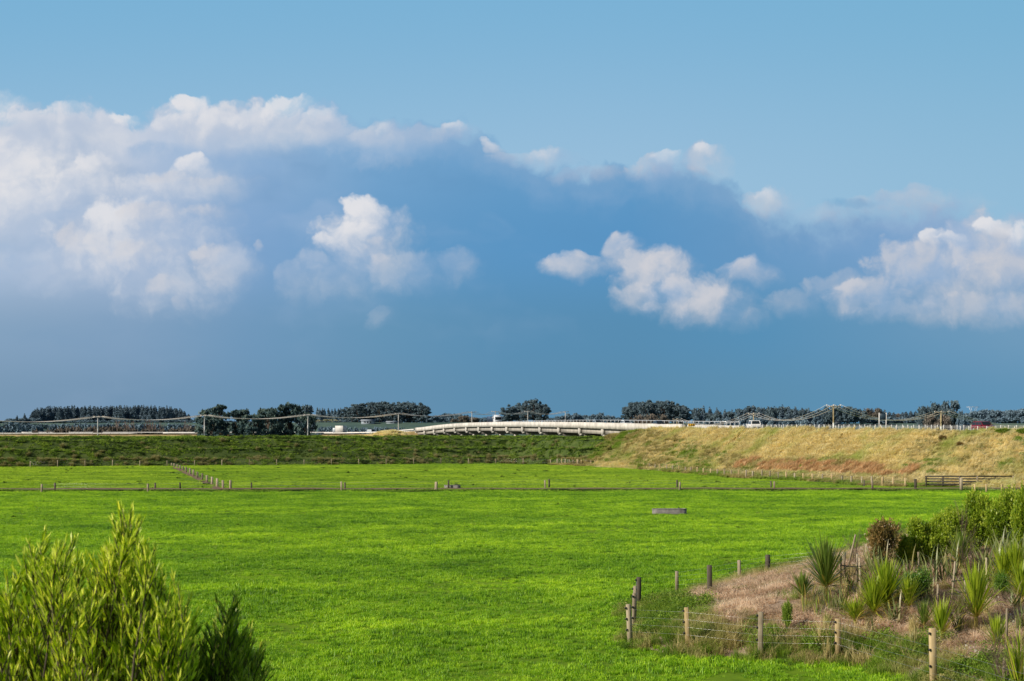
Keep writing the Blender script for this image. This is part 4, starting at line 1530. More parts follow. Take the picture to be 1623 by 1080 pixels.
# track fences
TF = [(66, 767.5, 781), (234.5, 767, 781), (365.3, 761.5, 777, {'w': .28, 'kind': 'round'}), (541.3, 763.5, 779), (691, 764, 778.3, {'w': .28}), (863.9, 761.5, 775.5), (1077.3, 764, 778), (1227, 763, 776.5), (1382.6, 762.5, 776.5), (1451, 759.5, 775.5, {'mat': 'post_dark', 'w': .3})]
fence('front wire fence along the ditch across the middle paddock', fp(TF), nwires=2, w=.19, wr=.004)
TB = [(87, 765.5, 778), (246, 765.5, 776.5), (285.5, 765, 776.5), (398.6, 765, 776), (546.7, 764.8, 776), (711, 761.5, 774.5), (870.5, 759.5, 773.5), (1073.2, 761, 773.5), (1222, 762.5, 773.5), (1369.4, 761, 772.5)]
fence('back wire fence on the far side of the dirt track', fp(TB), nwires=2, w=.18, mat='post_dark', wr=.005)
# dividing fence
DF = []
for px, yt, yb in ((272, 734, 739), (276, 734.5, 740.5), (281, 736, 742), (285.5, 737.5, 744), (290, 739.5, 746), (295, 740.5, 749), (301, 742.5, 752), (306.5, 744.5, 755), (313, 748, 758), (320.5, 750.5, 761.5), (328, 753.5, 764.5), (336, 756, 768), (344, 758.5, 772), (353.5, 761.5, 776.5)):
    DF.append((px, yt, yb))
fence('dividing fence running away from the track towards the stopbank', fp(DF), nwires=3, w=.24, wr=.005)
# toe of the stopbank
SF = []
for i in range(21):
    px = 48 + i * 43.4
    y = toe((px - 811.5) * 290 / F) - 0.9
    x = (px - 811.5) * y / F
    SF.append((Vector((x, y, 0.0)), 1.15 + rng.uniform(-.1, .12)))
fence('long low fence along the foot of the green stopbank', SF, nwires=3, w=.15, wr=.005)
# right hand fence up the dry slope foot
RF = []
xs0 = [883, 890, 896, 902.5, 908.5, 915, 921.5, 929, 936.5, 943, 949.5, 957.5, 964.5, 972.5, 980, 987.5, 995.5, 1004, 1012, 1020.5, 1029.5, 1038.5, 1045.5, 1056.5, 1066, 1076, 1086.5, 1095, 1105, 1115, 1126.5, 1137, 1148, 1159, 1170.5, 1182.5, 1193, 1207.5, 1220.3, 1233.5, 1246.5, 1259.7, 1273, 1288, 1303.5, 1318, 1334.5, 1349.5, 1366, 1382, 1398.7, 1415.5, 1434.5]


def rf_base(px):
    pts = [(883, 736), (985, 741), (1086, 750), (1160, 757), (1220, 760), (1318, 765), (1366, 770), (1434, 772), (1500, 775)]
    for (a, x), (b, y) in zip(pts, pts[1:]):
        if px <= b:
            return x + (y - x) * (px - a) / (b - a)
    return 775


for px in xs0:
    b = rf_base(px)
    g_ = G(px, b)
    RF.append((g_, 1.12 + rng.uniform(-.08, .1), {'mat': 'post_new' if rng.random() < .45 else 'post', 'w': .17 + .05 * rng.random()}))
fence('long fence of close pale posts curving along the foot of the dry slope', RF, nwires=4, w=.18, wr=.004)
fence('three short pale posts in front of the timber rails', fp([(1545, 767.5, 780), (1563.5, 767.5, 781), (1588, 768, 782)]), nwires=3, w=.17, mat='post_new', wr=.004)


# timber yard rails
def rails(label, posts, hrails, rz=0):
    p0 = posts[0][0]
    t = thing('rail_fence', label, 'fence', tuple(p0))
    for q in posts:
        po = post_mesh('square', q[1], q[2]).build('post', M[q[3]], t); po.location = q[0] - p0
    for hz in hrails:
        a, b = posts[0][0], posts[-1][0]
        mb = MB()
        d = (b - a); L_ = math.hypot(d.x, d.y)
        c = (a + b) / 2 - p0
        mb.box((0, 0, 0), (L_ + .2, .045, .16)); o_ = mb.build('rail', M['board_dark'], t)
        o_.location = (c.x, c.y + .13, c.z + hz); o_.rotation_euler = (0, -math.atan2(d.z, L_), math.atan2(d.y, d.x))
    return t


ra = []
for px, w_, m_ in ((1468, .16, 'post_dark'), (1494.5, .16, 'post_dark'), (1521, .16, 'post_dark'), (1549, .2, 'post'), (1577.5, .2, 'post'), (1606, .2, 'post')):
    g_ = G(px, 771.5); ra.append((g_, 1.32, w_, m_))
rails('dark timber rail fence with four rails beside the dirt track', ra, [1.27, .95, .62, .28])
rb = []
for px in (1608, 1640, 1672):
    g_ = G(px, 771.0); rb.append((g_, 1.15, .18, 'post'))
rails('lower timber rails continuing off the right edge of the picture', rb, [1.08, .78, .35])
g_ = G(1523.5, 778)
gp = post_mesh('square', pxh(1523.5, 757.5, g_), .30).build('gate_post', M['post'], None, loc=tuple(g_))
tag(gp, 'thick pale weathered gate post standing in front of the timber rails', 'gate post')

# ================================================================ foliage builders
def rand_dirs(n, g=nr):
    v = g.normal(size=(n, 3))
    return v / np.linalg.norm(v, axis=1, keepdims=True)


def cards(c, nrm, length, width, up=None, tone=None, g=nr, shape='quad'):
    """one small face per centre c, facing nrm"""
    n = len(c)
    r_ = rand_dirs(n, g) if up is None else up
    u = np.cross(nrm, r_); u /= np.linalg.norm(u, axis=1, keepdims=True) + 1e-9
    w = np.cross(u, nrm)
    L_ = (np.ones(n) * length)[:, None] if np.isscalar(length) else length[:, None]
    W_ = (np.ones(n) * width)[:, None] if np.isscalar(width) else width[:, None]
    if shape == 'leaf':
        v = np.stack([c - w * L_ / 2, c + u * W_ / 2 - w * L_ * .05, c + w * L_ / 2, c - u * W_ / 2 - w * L_ * .05], 1)
    else:
        v = np.stack([c - w * L_ / 2 - u * W_ / 2, c - w * L_ / 2 + u * W_ / 2, c + w * L_ / 2 + u * W_ * .35, c + w * L_ / 2 - u * W_ * .35], 1)
    t = np.repeat(g.random(n) if tone is None else tone, 4)
    f = np.arange(n * 4).reshape(n, 4)
    return v.reshape(-1, 3), f, t


def crown_mesh(name, clumps, per, leaf, mat, flat=0.75, seed=1, droop=0.0, shell=0.5):
    """clumps: (x, y, z, r). leaf cards fill each clump, denser at its skin, with gaps between the clumps"""
    g = np.random.default_rng(seed)
    cs, ns, ts = [], [], []
    for (x, y, z, r_) in clumps:
        n = max(6, int(per * r_ * r_))
        d = rand_dirs(n, g)
        rad = r_ * (shell + (1 - shell) * g.random(n)) * (1 + .25 * g.normal(size=n))
        p = d * rad[:, None] * np.array([1, 1, flat]) + np.array([x, y, z])
        p[:, 2] -= droop * (rad / r_) ** 2 * r_ * .3
        cs.append(p)
        nn = d * .6 + rand_dirs(n, g) * .8
        nn /= np.linalg.norm(nn, axis=1, keepdims=True)
        ns.append(nn)
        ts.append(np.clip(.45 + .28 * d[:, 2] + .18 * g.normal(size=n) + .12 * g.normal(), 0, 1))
    c = np.concatenate(cs); nn = np.concatenate(ns); t = np.concatenate(ts)
    L_ = leaf * (.7 + .7 * g.random(len(c)))
    v, f, tt = cards(c, nn, L_, L_ * .6, tone=t, g=g)
    return mesh_np(name, v, f, tt, mat)


def trunk_mesh(name, h, r0, limbs, mat, seed=0, fork=0.35):
    rr = random.Random(seed)
    mb = MB()
    mb.tube([(0, 0, -0.5), (rr.uniform(-.2, .2), 0, h * .5), (rr.uniform(-.4, .4), 0, h)], [r0 * 1.2, r0 * .8, r0 * .25], 8)
    for (x, y, z, r_) in limbs:
        zz = min(z * .75, h * .9) * rr.uniform(fork, .9)
        mb.tube([(0, 0, zz), (x * .5, y * .5, (zz + z) / 2 - .2), (x * .95, y * .95, z)], [r0 * .5, r0 * .3, r0 * .08], 5)
    me = mesh_np(name, np.array(mb.v), mb.f, np.array(mb.t), mat)
    return me


def gen_clumps(kind, h, w, seed):
    rr = random.Random(seed)
    out = []
    if kind == 'conifer':
        n = 13
        for i in range(n):
            f = i / (n - 1)
            z = h * (.12 + .86 * f)
            r_ = w / 2 * (1 - f) ** .8 * .62 + .35
            k = 1 if f > .85 else 4
            for j in range(k):
                a = rr.uniform(0, 6.28)
                rad = w / 2 * (1 - f) ** .85 * .55
                out.append((rad * math.cos(a), rad * math.sin(a), z + rr.uniform(-.5, .5), r_ * rr.uniform(.7, 1.1)))
    elif kind == 'pine':          # tall old pine: bare lower trunk, rounded head of clumps
        for i in range(32):
            a = rr.uniform(0, 6.28); f = rr.uniform(.13, 1.0)
            env = math.sqrt(max(0.02, 1 - ((f - .55) / .48) ** 2)) * w / 2
            rad = env * rr.uniform(.35, 1.0)
            out.append((rad * math.cos(a), rad * math.sin(a), h * f * .95, rr.uniform(.75, 1.35) * w * .12))
    elif kind == 'macro':         # spreading, layered, flat topped
        for i in range(46):
            a = rr.uniform(0, 6.28); f = rr.uniform(.10, 1.0)
            env = (w / 2) * (1.0 if f < .75 else 1.0 - (f - .75) * 1.6)
            rad = env * math.sqrt(rr.uniform(.03, 1.0))
            out.append((rad * math.cos(a), rad * math.sin(a), h * f * .93, rr.uniform(.8, 1.4) * w * .09))
    elif kind == 'umbrella':      # leaning head on a bare stem
        for i in range(16):
            a = rr.uniform(0, 6.28); rad = w / 2 * math.sqrt(rr.random())
            out.append((rad * math.cos(a) + w * .2, rad * math.sin(a), h * rr.uniform(.8, .97), rr.uniform(.8, 1.2) * w * .13))
        for i in range(6):
            out.append((rr.uniform(-.3, .1) * w, rr.uniform(-.2, .2) * w, h * rr.uniform(.35, .6), w * .10))
    elif kind == 'round':
        for i in range(28):
            d = Vector((rr.gauss(0, 1), rr.gauss(0, 1), rr.gauss(0, 1))).normalized() * rr.uniform(.55, .95)
            out.append((d.x * w * .40, d.y * w * .40, h * .52 + d.z * h * .40, rr.uniform(.8, 1.25) * w * .14))
    elif kind == 'scrub':
        for i in range(16):
            out.append((rr.uniform(-.45, .45) * w, rr.uniform(-.4, .4) * w, h * rr.uniform(.15, .8), rr.uniform(.8, 1.2) * w * .14))
    return out


TREES = {}


def tree_proto(key, kind, h, w, mat, per, leaf, seed, flat=.75, trunk_r=.35, bark='bark', fork=.35):
    cl = gen_clumps(kind, h, w, seed)
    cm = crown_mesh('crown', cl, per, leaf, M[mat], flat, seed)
    tm = trunk_mesh('trunk', h * .9, trunk_r, cl[::3], M[bark], seed, fork)
    TREES[key] = (cm, tm, h, w)


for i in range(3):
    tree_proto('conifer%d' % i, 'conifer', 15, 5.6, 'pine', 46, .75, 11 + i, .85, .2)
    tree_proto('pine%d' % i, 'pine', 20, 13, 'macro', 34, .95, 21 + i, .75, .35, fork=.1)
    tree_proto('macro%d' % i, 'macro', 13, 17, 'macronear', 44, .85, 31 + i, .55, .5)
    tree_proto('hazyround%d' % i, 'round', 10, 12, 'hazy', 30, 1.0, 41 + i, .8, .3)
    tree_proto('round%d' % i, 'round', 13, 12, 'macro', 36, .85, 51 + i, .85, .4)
tree_proto('umbrella0', 'umbrella', 15, 8, 'macronear', 44, .8, 61, .45, .3)
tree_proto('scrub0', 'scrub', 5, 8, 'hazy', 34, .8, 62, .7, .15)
tree_proto('scrub1', 'scrub', 5, 9, 'olivebush', 34, .8, 63, .7, .15)
tree_proto('oliveround0', 'round', 9, 14, 'olivebush', 34, .7, 64, .8, .25, 'bare')
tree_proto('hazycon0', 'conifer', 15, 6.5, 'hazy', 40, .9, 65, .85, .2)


def far_tree(key, px, ytop, D, wpx, label, group, name='tree', cat='tree', ybase=None):
    cm, tm, h, w = TREES[key]
    x = (px - 811.5) * D / F
    z0 = h_farland(x, D) - 0.2
    zt = H - (ytop - HZ) * D / F
    sz = (zt - z0) / h
    sx = (wpx * D / F) / w
    t = thing(name, label, cat, (x, D, z0), rng.uniform(0, 6.28), group)
    t.scale = (sx, sx, sz * rng.uniform(.98, 1.02))
    link('crown', cm, t); link('trunk', tm, t)
    return t


def wob(a, b, i, amp):
    return a + (b - a) * i + rng.uniform(-amp, amp)


def row_of(keys, x0, x1, n, top_fn, D, wpx, label, group, name='tree', cat='tree', Dj=20, j=2.0, wj=.15):
    for i in range(n):
        px = x0 + (x1 - x0) * (i + .5) / n + rng.uniform(-j, j)
        far_tree(rng.choice(keys), px, top_fn(px) + rng.uniform(-1.2, 1.2), D + rng.uniform(-Dj, Dj), wpx * rng.uniform(1 - wj, 1 + wj), label, group, name, cat)


def prof(pts):
    def fn(px):
        if px <= pts[0][0]: return pts[0][1]
        for (a, x), (b, y) in zip(pts, pts[1:]):
            if px <= b: return x + (y - x) * (px - a) / (b - a)
        return pts[-1][1]
    return fn


CON = ['conifer0', 'conifer1', 'conifer2']; PIN = ['pine0', 'pine1', 'pine2']; MAC = ['macro0', 'macro1', 'macro2']; HZR = ['hazyround0', 'hazyround1', 'hazyround2']; RND = ['round0', 'round1', 'round2']
pl1 = prof([(48, 654), (58, 648), (75, 645), (150, 644), (230, 643), (270, 645), (290, 650), (300, 656)])
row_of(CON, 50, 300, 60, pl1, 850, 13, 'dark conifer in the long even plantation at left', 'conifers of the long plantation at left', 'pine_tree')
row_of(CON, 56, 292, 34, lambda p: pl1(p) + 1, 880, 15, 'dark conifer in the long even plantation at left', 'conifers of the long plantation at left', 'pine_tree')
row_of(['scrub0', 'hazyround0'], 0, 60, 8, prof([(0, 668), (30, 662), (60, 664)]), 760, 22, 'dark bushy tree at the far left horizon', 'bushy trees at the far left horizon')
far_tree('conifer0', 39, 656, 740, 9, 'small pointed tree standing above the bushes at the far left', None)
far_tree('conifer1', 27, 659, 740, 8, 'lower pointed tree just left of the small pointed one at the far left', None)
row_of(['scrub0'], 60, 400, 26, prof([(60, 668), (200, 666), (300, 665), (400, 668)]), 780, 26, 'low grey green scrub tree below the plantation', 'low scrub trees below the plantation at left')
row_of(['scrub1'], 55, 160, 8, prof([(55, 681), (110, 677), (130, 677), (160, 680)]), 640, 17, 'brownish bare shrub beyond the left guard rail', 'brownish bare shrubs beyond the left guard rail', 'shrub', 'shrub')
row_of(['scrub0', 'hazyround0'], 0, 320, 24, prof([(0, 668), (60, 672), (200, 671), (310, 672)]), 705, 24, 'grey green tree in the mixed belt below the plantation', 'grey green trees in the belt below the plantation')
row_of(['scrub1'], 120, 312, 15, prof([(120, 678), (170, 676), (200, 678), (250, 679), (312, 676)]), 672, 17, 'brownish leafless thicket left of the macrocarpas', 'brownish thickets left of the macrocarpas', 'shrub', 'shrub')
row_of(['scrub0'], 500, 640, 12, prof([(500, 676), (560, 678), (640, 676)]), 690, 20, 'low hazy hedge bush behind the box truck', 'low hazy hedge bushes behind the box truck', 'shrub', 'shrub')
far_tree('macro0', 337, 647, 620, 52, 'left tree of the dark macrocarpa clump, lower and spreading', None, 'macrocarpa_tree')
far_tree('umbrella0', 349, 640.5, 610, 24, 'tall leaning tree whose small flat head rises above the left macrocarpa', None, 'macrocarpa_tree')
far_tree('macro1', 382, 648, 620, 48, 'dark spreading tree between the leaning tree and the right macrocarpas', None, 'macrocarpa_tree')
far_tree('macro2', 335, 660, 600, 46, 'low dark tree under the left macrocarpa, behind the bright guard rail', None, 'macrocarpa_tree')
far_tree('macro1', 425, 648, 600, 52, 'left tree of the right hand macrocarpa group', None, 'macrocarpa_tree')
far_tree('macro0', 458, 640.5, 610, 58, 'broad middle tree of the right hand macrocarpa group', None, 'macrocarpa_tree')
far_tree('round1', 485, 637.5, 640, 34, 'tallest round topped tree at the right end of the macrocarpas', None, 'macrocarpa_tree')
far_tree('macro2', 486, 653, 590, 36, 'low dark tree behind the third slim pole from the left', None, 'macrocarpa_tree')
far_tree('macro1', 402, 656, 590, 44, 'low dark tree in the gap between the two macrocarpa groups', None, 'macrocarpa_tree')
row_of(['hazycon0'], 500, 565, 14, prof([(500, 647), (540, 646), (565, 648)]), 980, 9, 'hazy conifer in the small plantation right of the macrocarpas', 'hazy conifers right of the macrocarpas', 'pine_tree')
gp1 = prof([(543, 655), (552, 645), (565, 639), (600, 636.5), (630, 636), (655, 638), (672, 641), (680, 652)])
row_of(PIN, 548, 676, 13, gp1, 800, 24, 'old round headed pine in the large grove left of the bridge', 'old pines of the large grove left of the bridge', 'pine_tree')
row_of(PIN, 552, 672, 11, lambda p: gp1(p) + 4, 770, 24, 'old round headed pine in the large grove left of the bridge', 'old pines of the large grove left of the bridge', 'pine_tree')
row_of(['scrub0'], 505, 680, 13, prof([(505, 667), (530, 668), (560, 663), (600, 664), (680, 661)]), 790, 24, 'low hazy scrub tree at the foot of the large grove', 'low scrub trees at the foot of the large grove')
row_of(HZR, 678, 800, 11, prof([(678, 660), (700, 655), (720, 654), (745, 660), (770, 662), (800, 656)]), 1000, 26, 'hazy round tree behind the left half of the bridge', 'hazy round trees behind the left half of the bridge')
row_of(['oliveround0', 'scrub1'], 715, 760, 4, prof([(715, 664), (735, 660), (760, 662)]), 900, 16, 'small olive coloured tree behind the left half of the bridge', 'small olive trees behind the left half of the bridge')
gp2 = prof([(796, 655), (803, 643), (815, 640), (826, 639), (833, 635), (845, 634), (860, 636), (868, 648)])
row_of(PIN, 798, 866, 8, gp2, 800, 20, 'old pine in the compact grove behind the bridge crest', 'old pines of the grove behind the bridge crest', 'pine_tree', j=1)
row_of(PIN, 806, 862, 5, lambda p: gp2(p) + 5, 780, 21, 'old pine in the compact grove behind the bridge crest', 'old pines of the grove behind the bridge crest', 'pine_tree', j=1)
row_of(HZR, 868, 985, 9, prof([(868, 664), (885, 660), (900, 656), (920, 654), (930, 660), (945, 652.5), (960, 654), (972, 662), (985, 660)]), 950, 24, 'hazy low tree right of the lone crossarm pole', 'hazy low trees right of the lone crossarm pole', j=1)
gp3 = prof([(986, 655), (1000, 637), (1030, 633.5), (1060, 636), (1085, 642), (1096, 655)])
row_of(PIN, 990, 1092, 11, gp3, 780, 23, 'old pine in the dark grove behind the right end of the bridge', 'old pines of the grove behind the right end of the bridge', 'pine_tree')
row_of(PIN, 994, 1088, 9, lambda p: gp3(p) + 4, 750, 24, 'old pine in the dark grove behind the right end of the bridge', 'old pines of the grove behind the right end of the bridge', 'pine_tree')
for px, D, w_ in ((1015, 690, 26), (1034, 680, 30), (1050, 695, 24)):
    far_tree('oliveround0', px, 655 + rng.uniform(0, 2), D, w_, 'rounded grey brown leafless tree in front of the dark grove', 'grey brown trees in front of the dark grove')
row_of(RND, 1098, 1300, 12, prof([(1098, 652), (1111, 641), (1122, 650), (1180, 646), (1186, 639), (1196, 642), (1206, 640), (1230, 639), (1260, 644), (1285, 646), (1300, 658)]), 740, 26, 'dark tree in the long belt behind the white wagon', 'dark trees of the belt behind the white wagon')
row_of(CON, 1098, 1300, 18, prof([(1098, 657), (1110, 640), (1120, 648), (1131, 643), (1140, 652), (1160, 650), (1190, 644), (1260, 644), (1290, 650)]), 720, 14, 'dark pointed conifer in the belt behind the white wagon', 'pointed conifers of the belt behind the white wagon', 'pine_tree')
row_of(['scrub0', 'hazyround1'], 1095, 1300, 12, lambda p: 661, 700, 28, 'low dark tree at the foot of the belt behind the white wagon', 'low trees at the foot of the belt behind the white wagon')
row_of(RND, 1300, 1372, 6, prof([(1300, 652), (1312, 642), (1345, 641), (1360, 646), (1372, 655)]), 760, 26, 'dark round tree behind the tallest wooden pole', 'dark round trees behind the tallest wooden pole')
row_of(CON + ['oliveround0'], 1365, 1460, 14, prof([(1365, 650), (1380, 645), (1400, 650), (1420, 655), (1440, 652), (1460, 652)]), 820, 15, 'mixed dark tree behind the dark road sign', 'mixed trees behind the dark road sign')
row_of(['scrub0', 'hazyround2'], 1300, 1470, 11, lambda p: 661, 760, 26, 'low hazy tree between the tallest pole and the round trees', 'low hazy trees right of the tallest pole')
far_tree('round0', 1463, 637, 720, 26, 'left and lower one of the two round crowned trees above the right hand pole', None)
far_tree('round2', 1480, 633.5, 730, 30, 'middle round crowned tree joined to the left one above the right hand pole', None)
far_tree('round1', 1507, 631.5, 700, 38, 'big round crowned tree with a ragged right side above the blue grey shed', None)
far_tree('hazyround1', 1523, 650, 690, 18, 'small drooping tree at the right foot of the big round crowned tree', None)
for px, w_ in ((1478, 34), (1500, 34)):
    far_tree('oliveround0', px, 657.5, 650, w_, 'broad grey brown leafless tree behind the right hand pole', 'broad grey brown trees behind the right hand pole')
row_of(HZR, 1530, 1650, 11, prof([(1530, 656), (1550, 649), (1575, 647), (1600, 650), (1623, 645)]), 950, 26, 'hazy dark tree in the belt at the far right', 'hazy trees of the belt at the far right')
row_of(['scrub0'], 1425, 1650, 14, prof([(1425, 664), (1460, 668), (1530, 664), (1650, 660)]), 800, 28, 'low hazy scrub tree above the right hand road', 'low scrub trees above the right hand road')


# bare trees
def twig_tree(name, h, w, mat, seed, n1=7, depth=3, rad=.06, spread=.6, up=.5):
    rr = random.Random(seed)
    mb = MB()

    def grow(p, d, L_, r_, k):
        q = p + d * L_
        m_ = (p + q) / 2 + Vector((rr.uniform(-1, 1), rr.uniform(-1, 1), rr.uniform(-.5, .5))) * L_ * .08
        mb.tube([p, m_, q], [r_, r_ * .8, r_ * .55], 3 if k < depth else 5, False)
        if k > 0:
            for _ in range(3 if k > 1 else 4):
                f = rr.uniform(.35, 1.0)
                e = (d + Vector((rr.uniform(-1, 1), rr.uniform(-1, 1), rr.uniform(-.4, .8))) * spread).normalized()
                grow(p + d * L_ * f, e, L_ * rr.uniform(.5, .75), r_ * .5, k - 1)
    for i in range(n1):
        a = rr.uniform(0, 6.28)
        d = Vector((math.cos(a) * w / h * .6, math.sin(a) * w / h * .6, up + rr.random() * .5)).normalized()
        grow(Vector((rr.uniform(-.05, .05) * w, rr.uniform(-.05, .05) * w, 0)), d, h * rr.uniform(.35, .5), rad, depth)
    me = mesh_np(name, np.array(mb.v), mb.f, np.array(mb.t), M[mat])
    zs = max(v[2] for v in mb.v); xs_ = max(abs(v[0]) for v in mb.v)
    sc = h / zs
    me.transform(Matrix.Diagonal((sc, sc, sc, 1)))
    return me


bt0 = twig_tree('branches', 8, 5, 'bare', 5, 4, 3, .22, .5, .9)
bt1 = twig_tree('branches', 8, 3, 'bare', 6, 3, 3, .20, .25, 1.6)
for px, yt, w_, nm in ((189, 665, 1.1, bt0), (198, 667, 1.1, bt0), (208, 666, 1.1, bt0), (172, 675, .8, bt0), (230, 664.5, .8, bt1), (236, 665, .8, bt1), (241, 664, .8, bt1), (246, 666, .8, bt1), (256, 668, .8, bt0), (295, 666, .9, bt0), (140, 676, .9, bt0)):
    D = 690
    x = (px - 811.5) * D / F; z0 = h_farland(x, D)
    zt = H - (yt - HZ) * D / F
    pop = nm is bt1
    t = thing('bare_tree', 'slender upright bare poplar in front of the dark plantation' if pop else 'pinkish leafless willow in front of the dark plantation', 'tree', (x, D, z0), rng.uniform(0, 6), 'bare poplars in front of the plantation' if pop else 'leafless willows in front of the plantation')
    s_ = (zt - z0) / 8
    t.scale = (s_ * w_, s_ * w_, s_)
    link('branches', nm, t)

# pale grass hillock by the large grove
me_h = crown_mesh('pale_hillock', [(rng.uniform(-8, 8), rng.uniform(-3, 3), rng.uniform(0, 2.5), 2.2) for _ in range(26)], 30, .9, M['palegrass'], .5, 77)
tag(link('pale_hillock', me_h, None, P3(521, 675, 790)), kind='structure')


# ================================================================ scatter of grass (one object per kind, instanced inside its own node tree)
def blade_patch(sx, sy, n, hmin, hmax, w, lean=0.35, seed=0, clump=0, wind=(0.0, 0.0), curl=0.5, tv_=.2):
    g = np.random.default_rng(seed)
    if clump:
        cc = (g.random((clump, 2)) - .5) * [sx, sy]
        k = g.integers(0, clump, n)
        c = cc[k] + g.normal(size=(n, 2)) * (min(sx, sy) / math.sqrt(clump) * .28)
        hk = (.55 + .9 * g.random(clump))[k]
        ck = (g.normal(size=clump) * .16)[k]
    else:
        c = (g.random((n, 2)) - .5) * [sx, sy]
        hk = np.ones(n); ck = np.zeros(n)
    hh = (hmin + (hmax - hmin) * g.random(n) ** 1.3) * hk
    a = g.random(n) * 2 * math.pi
    ln = np.abs(g.normal(size=n)) * lean
    ox = np.cos(a) * ln + wind[0]; oy = np.sin(a) * ln + wind[1]
    b = g.random(n) * math.pi
    wx, wy = np.cos(b) * w / 2, np.sin(b) * w / 2
    z = np.zeros(n) - .02
    p0 = np.stack([c[:, 0] - wx, c[:, 1] - wy, z], 1); p1 = np.stack([c[:, 0] + wx, c[:, 1] + wy, z], 1)
    mx, my = c[:, 0] + ox * hh * .35, c[:, 1] + oy * hh * .35
    p2 = np.stack([mx + wx * .8, my + wy * .8, hh * .55], 1); p3 = np.stack([mx - wx * .8, my - wy * .8, hh * .55], 1)
    p4 = np.stack([c[:, 0] + ox * hh * (1 + curl), c[:, 1] + oy * hh * (1 + curl), hh * (1 - .25 * np.minimum(1, np.hypot(ox, oy)))], 1)
    v = np.stack([p0, p1, p2, p3, p4], 1).reshape(-1, 3)
    i = np.arange(n) * 5
    q = np.stack([i, i + 1, i + 2, i + 3], 1); t3 = np.stack([i + 3, i + 2, i + 4], 1)
    tone = np.clip(.5 + tv_ * g.normal(size=n) + ck * tv_ * 5, 0, 1)
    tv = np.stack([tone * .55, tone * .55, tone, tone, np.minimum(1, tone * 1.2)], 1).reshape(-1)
    return v, [tuple(r_) for r_ in q] + [tuple(r_) for r_ in t3], tv


def leaf_patch(sx, sy, n, h, leaf, seed=0, clump=8):
    """low leafy weeds"""
    g = np.random.default_rng(seed)
    cc = (g.random((clump, 2)) - .5) * [sx, sy]
    k = g.integers(0, clump, n)
    hk = (.4 + .9 * g.random(clump))[k]
    c = np.zeros((n, 3))
    c[:, :2] = cc[k] + g.normal(size=(n, 2)) * (min(sx, sy) / math.sqrt(clump) * .34)
    c[:, 2] = h * hk * g.random(n) ** .7
    nn = rand_dirs(n, g); nn[:, 2] = np.abs(nn[:, 2]) + .2
    nn /= np.linalg.norm(nn, axis=1, keepdims=True)
    L_ = leaf * (.6 + .8 * g.random(n))
    v, f, t = cards(c, nn, L_, L_ * .5, g=g, shape='leaf', tone=np.clip(.5 + .25 * g.normal(size=n), 0, 1))
    return v, [tuple(q) for q in f], t


